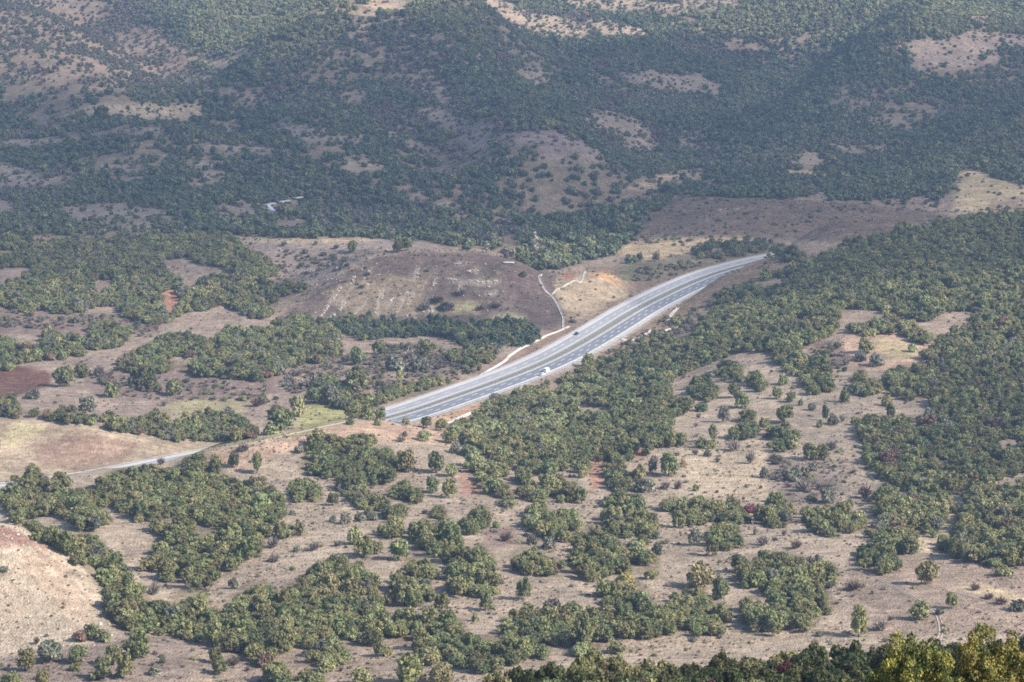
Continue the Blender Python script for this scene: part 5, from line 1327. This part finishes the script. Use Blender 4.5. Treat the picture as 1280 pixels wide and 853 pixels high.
for it in ITEMS:
    if it['grove'] is None:
        d2 = [((it['px'] - c[0]) ** 2 + (2 * (it['py'] - c[1])) ** 2, n_) for n_, c in LM]
        it['lm'] = min(d2)[1]
        sz = 'large' if it['w'] >= 27 else 'small' if it['w'] < 15 else 'medium'
    else:
        it['lm'] = GROVES[it['grove']][0]
        sz = 'large'
    it['sz'] = sz
    buckets.setdefault((it['sz'] if it['grove'] is None else '', it['tone'], it['noun'], it['lm'], it['grove'] is None), []).append(it)
for (sz, tone, noun, lm, lone), L in buckets.items():
    L.sort(key=lambda q: q['px'])
    for k_, it in enumerate(L):
        desc = (sz + ' ' if sz else '') + TONEWORD[tone] + ' ' + noun
        where = ('in ' if not lone else 'beside ') + lm
        if len(L) > 1:
            if k_ == 0: pre = 'leftmost '
            elif k_ == len(L) - 1: pre = 'rightmost '
            else: pre = ORD[k_] + ' '
            txt = pre + desc + ('' if k_ in (0, len(L) - 1) else ' from left') + ' ' + where
        else:
            txt = (('only ' + desc) if not lone else desc) + ' ' + where
        it['o']['label'] = txt
# ------------------------------------------------------------------ vehicles and a walker
M_GLASS = simple('car_glass', (0.02, 0.025, 0.03), 0.12, 0.6, 0, 0.02, 1)
M_TYRE = simple('tyre_rubber', (0.02, 0.02, 0.02), 0.9, 0.2, 0, 0.05, 1)
M_WHITE = simple('white_car_paint', (0.80, 0.80, 0.79), 0.35, 0.5, 0, 0.03, 1)
M_BLACK = simple('black_car_paint', (0.022, 0.023, 0.028), 0.3, 0.5, 0, 0.03, 1)
M_GREY = simple('grey_load', (0.16, 0.16, 0.17), 0.8, 0.3, 0, 0.1, 1)
M_LAMP = simple('headlamp_glass', (0.7, 0.7, 0.68), 0.2, 0.6, 0, 0.02, 1)
M_RED = simple('tail_lamp', (0.35, 0.02, 0.02), 0.3, 0.5, 0, 0.02, 1)
def bm_obj(name, bm, mat, parent):
    bmesh.ops.recalc_face_normals(bm, faces=bm.faces)
    me = bpy.data.meshes.new(name); bm.to_mesh(me); bm.free(); me.materials.append(mat)
    return link(name, me, parent)
def profile_body(sections):
    """closed body: list of (y, half width at sill, half width at top, z low, z high), lofted front to back with rounded corners"""
    bm = bmesh.new(); rings = []
    for y, wl, wt, z0, z1 in sections:
        c = 0.18 * (z1 - z0)
        pts = [(-wl * .92, z0), (wl * .92, z0), (wl, z0 + c), (wl, z0 + (z1 - z0) * .5), (wt, z1 - c * .5), (wt * .88, z1), (-wt * .88, z1), (-wt, z1 - c * .5), (-wl, z0 + (z1 - z0) * .5), (-wl, z0 + c)]
        rings.append([bm.verts.new((x, y, z)) for x, z in pts])
    for a, b in zip(rings, rings[1:]):
        for i in range(len(a)):
            bm.faces.new((a[i], a[(i + 1) % len(a)], b[(i + 1) % len(a)], b[i]))
    bm.faces.new(rings[0][::-1]); bm.faces.new(rings[-1])
    return bm
def wheel(parent, x, y, r=0.33, w=0.22):
    bm = bmesh.new()
    bmesh.ops.create_cone(bm, cap_ends=True, segments=20, radius1=r, radius2=r, depth=w, matrix=Matrix.Translation((x, y, r)) @ Matrix.Rotation(R(90), 4, 'Y'))
    bmesh.ops.bevel(bm, geom=[e for e in bm.edges if len(e.link_faces) == 2 and e.calc_face_angle() > 1], offset=0.04, segments=2, affect='EDGES')
    wh = bm_obj('wheel', bm, M_TYRE, parent)
    bm = bmesh.new()
    bmesh.ops.create_cone(bm, cap_ends=True, segments=16, radius1=r * .6, radius2=r * .6, depth=w + .02, matrix=Matrix.Translation((x, y, r)) @ Matrix.Rotation(R(90), 4, 'Y'))
    bm_obj('rim', bm, M_STEEL, wh)
def slab(name, parent, mat, x0, x1, y0, y1, z0, z1, bev=0.03):
    bm = bmesh.new(); bmesh.ops.create_cube(bm, size=1, matrix=Matrix.Translation(((x0 + x1) / 2, (y0 + y1) / 2, (z0 + z1) / 2)) @ Matrix.Diagonal((x1 - x0, y1 - y0, z1 - z0, 1)))
    bmesh.ops.bevel(bm, geom=bm.edges[:], offset=bev, segments=2, affect='EDGES')
    return bm_obj(name, bm, mat, parent)
def vehicle(name, cat_, label, pxl, reverse, off=None):
    p = at_z(*pxl, 0)
    j = np.argmin(((ROAD - p) ** 2).sum(1)); t_ = tan_[j] * (-1 if reverse else 1)
    if off is not None: p = ROAD[j] + ROAD_N[j] * off
    o = bpy.data.objects.new(name, None); COL.objects.link(o)
    o.location = (p[0], p[1], 0.015); o.rotation_euler = (0, 0, math.atan2(-t_[0], t_[1]))
    return tag(o, label, cat_)
car = vehicle('car', 'car', 'black car driving towards the viewer on the paler carriageway', (720.5, 418.5), True)
bm_obj('body', profile_body([(-2.2, .78, .72, .32, .78), (-2.0, .88, .84, .24, .92), (-1.0, .92, .86, .2, .96), (1.0, .92, .86, .2, .95), (1.7, .90, .82, .22, .86), (2.15, .8, .7, .3, .68)]), M_BLACK, car)
bm_obj('cabin', profile_body([(-1.75, .80, .66, .9, 1.02), (-1.2, .82, .64, .9, 1.42), (0.1, .82, .64, .9, 1.46), (1.05, .82, .68, .9, .98)]), M_GLASS, car)
slab('roof', car, M_BLACK, -.60, .60, -1.2, .15, 1.43, 1.49, .02)
for x in (-.78, .78):
    for y in (-1.35, 1.35): wheel(car, x, y)
for x in (-.62, .62):
    slab('headlight', car, M_LAMP, x - .16, x + .16, 2.0, 2.14, .56, .68); slab('tail_light', car, M_RED, x - .14, x + .14, -2.24, -2.1, .62, .76)
van = vehicle('van', 'van', 'white van driving away on the darker carriageway near the crash barrier', (683.5, 464.6), False)
bm_obj('body', profile_body([(-2.9, .95, .90, .35, 2.35), (-2.7, 1.0, .94, .3, 2.5), (1.0, 1.0, .94, .3, 2.5), (1.6, 1.0, .86, .3, 2.2), (2.25, .98, .84, .3, 1.25), (2.9, .86, .74, .35, 1.0)]), M_WHITE, van)
slab('windscreen', van, M_GLASS, -.74, .74, 1.75, 2.12, 1.35, 1.95, .1)
for x in (-.975, .975): slab('side_window', van, M_GLASS, x - .03, x + .03, .5, 1.5, 1.4, 1.95)
slab('rear_window', van, M_GLASS, -.7, .7, -2.94, -2.86, 1.5, 2.1)
for x in (-.86, .86):
    for y in (-1.9, 1.9): wheel(van, x, y, .36, .24)
    slab('tail_light', van, M_RED, x - .06, x + .06, -2.96, -2.88, .8, 1.2)
pick = vehicle('pickup_truck', 'truck', 'white pickup truck partly hidden by trees at the near edge of the motorway', (686.0, 470.2), False, -14.8)
bm_obj('cab', profile_body([(-.5, .92, .74, .45, 1.75), (.6, .92, .74, .4, 1.8), (1.3, .92, .78, .4, 1.1), (2.5, .88, .78, .45, .98)]), M_WHITE, pick)
slab('windscreen', pick, M_GLASS, -.66, .66, .75, 1.2, 1.15, 1.62, .08)
slab('load_bed', pick, M_WHITE, -.95, .95, -2.6, -.55, .55, 1.05); slab('load', pick, M_GREY, -.8, .8, -2.4, -.8, 1.02, 1.35, .1)
for x in (-.82, .82):
    for y in (-1.7, 1.7): wheel(pick, x, y, .36, .24)

# walker on the hay field: one continuous body grown over a skeleton, clothes over it
P = ground_at(243, 507)
man = bpy.data.objects.new('person', None); COL.objects.link(man); man.location = P
tag(man, 'distant person in a white top and dark trousers standing in the pale field', 'person')
def skin(name, pts, edges, rad, mat, parent):
    me = bpy.data.meshes.new(name); me.from_pydata(pts, edges, []); me.materials.append(mat)
    o = link(name, me, parent)
    o.modifiers.new('skin', 'SKIN'); s = o.modifiers.new('sub', 'SUBSURF'); s.levels = 1; s.render_levels = 2
    for v, r_ in zip(me.skin_vertices[0].data, rad): v.radius = (r_, r_)
    me.skin_vertices[0].data[0].use_root = True
    return o
SK = simple('skin', (0.45, 0.28, 0.2), 0.6, 0.3, 0, 0.05, 3); WT_ = simple('white_cotton', (0.78, 0.77, 0.74), 0.9, 0.1, 0, 0.05, 3); DK = simple('dark_cloth', (0.035, 0.035, 0.045), 0.9, 0.1, 0, 0.05, 3)
J = [(0, 0, .95), (0, 0, 1.15), (0, .01, 1.40), (0, .02, 1.50), (0, .03, 1.60), (0, .03, 1.72), (.18, 0, 1.40), (.24, .04, 1.12), (.25, .12, .88), (-.18, 0, 1.40), (-.25, .03, 1.12), (-.24, .10, .88), (.10, 0, .90), (.12, .03, .50), (.13, 0, .07), (.13, .14, .04), (-.10, 0, .90), (-.12, .02, .50), (-.13, -.02, .07), (-.13, .12, .04)]
E = [(0, 1), (1, 2), (2, 3), (3, 4), (4, 5), (2, 6), (6, 7), (7, 8), (2, 9), (9, 10), (10, 11), (0, 12), (12, 13), (13, 14), (14, 15), (0, 16), (16, 17), (17, 18), (18, 19)]
skin('body', J, E, [.12, .12, .13, .055, .095, .07, .06, .045, .032, .06, .045, .032, .085, .058, .042, .035, .085, .058, .042, .035], SK, man)
skin('shirt', [J[0], J[1], J[2], J[6], J[7], J[9], J[10]], [(0, 1), (1, 2), (2, 3), (3, 4), (2, 5), (5, 6)], [.165, .155, .165, .085, .07, .085, .07], WT_, man)
skin('trousers', [J[0], J[12], J[13], (.13, 0, .12), J[16], J[17], (-.13, -.02, .12)], [(0, 1), (1, 2), (2, 3), (0, 4), (4, 5), (5, 6)], [.15, .10, .08, .07, .10, .08, .07], DK, man)
skin('hair', [(0, .015, 1.66), (0, .02, 1.74)], [(0, 1)], [.10, .085], DK, man)

van.scale = (.85, .85, .85)
pick.scale = (.88, .88, .88)
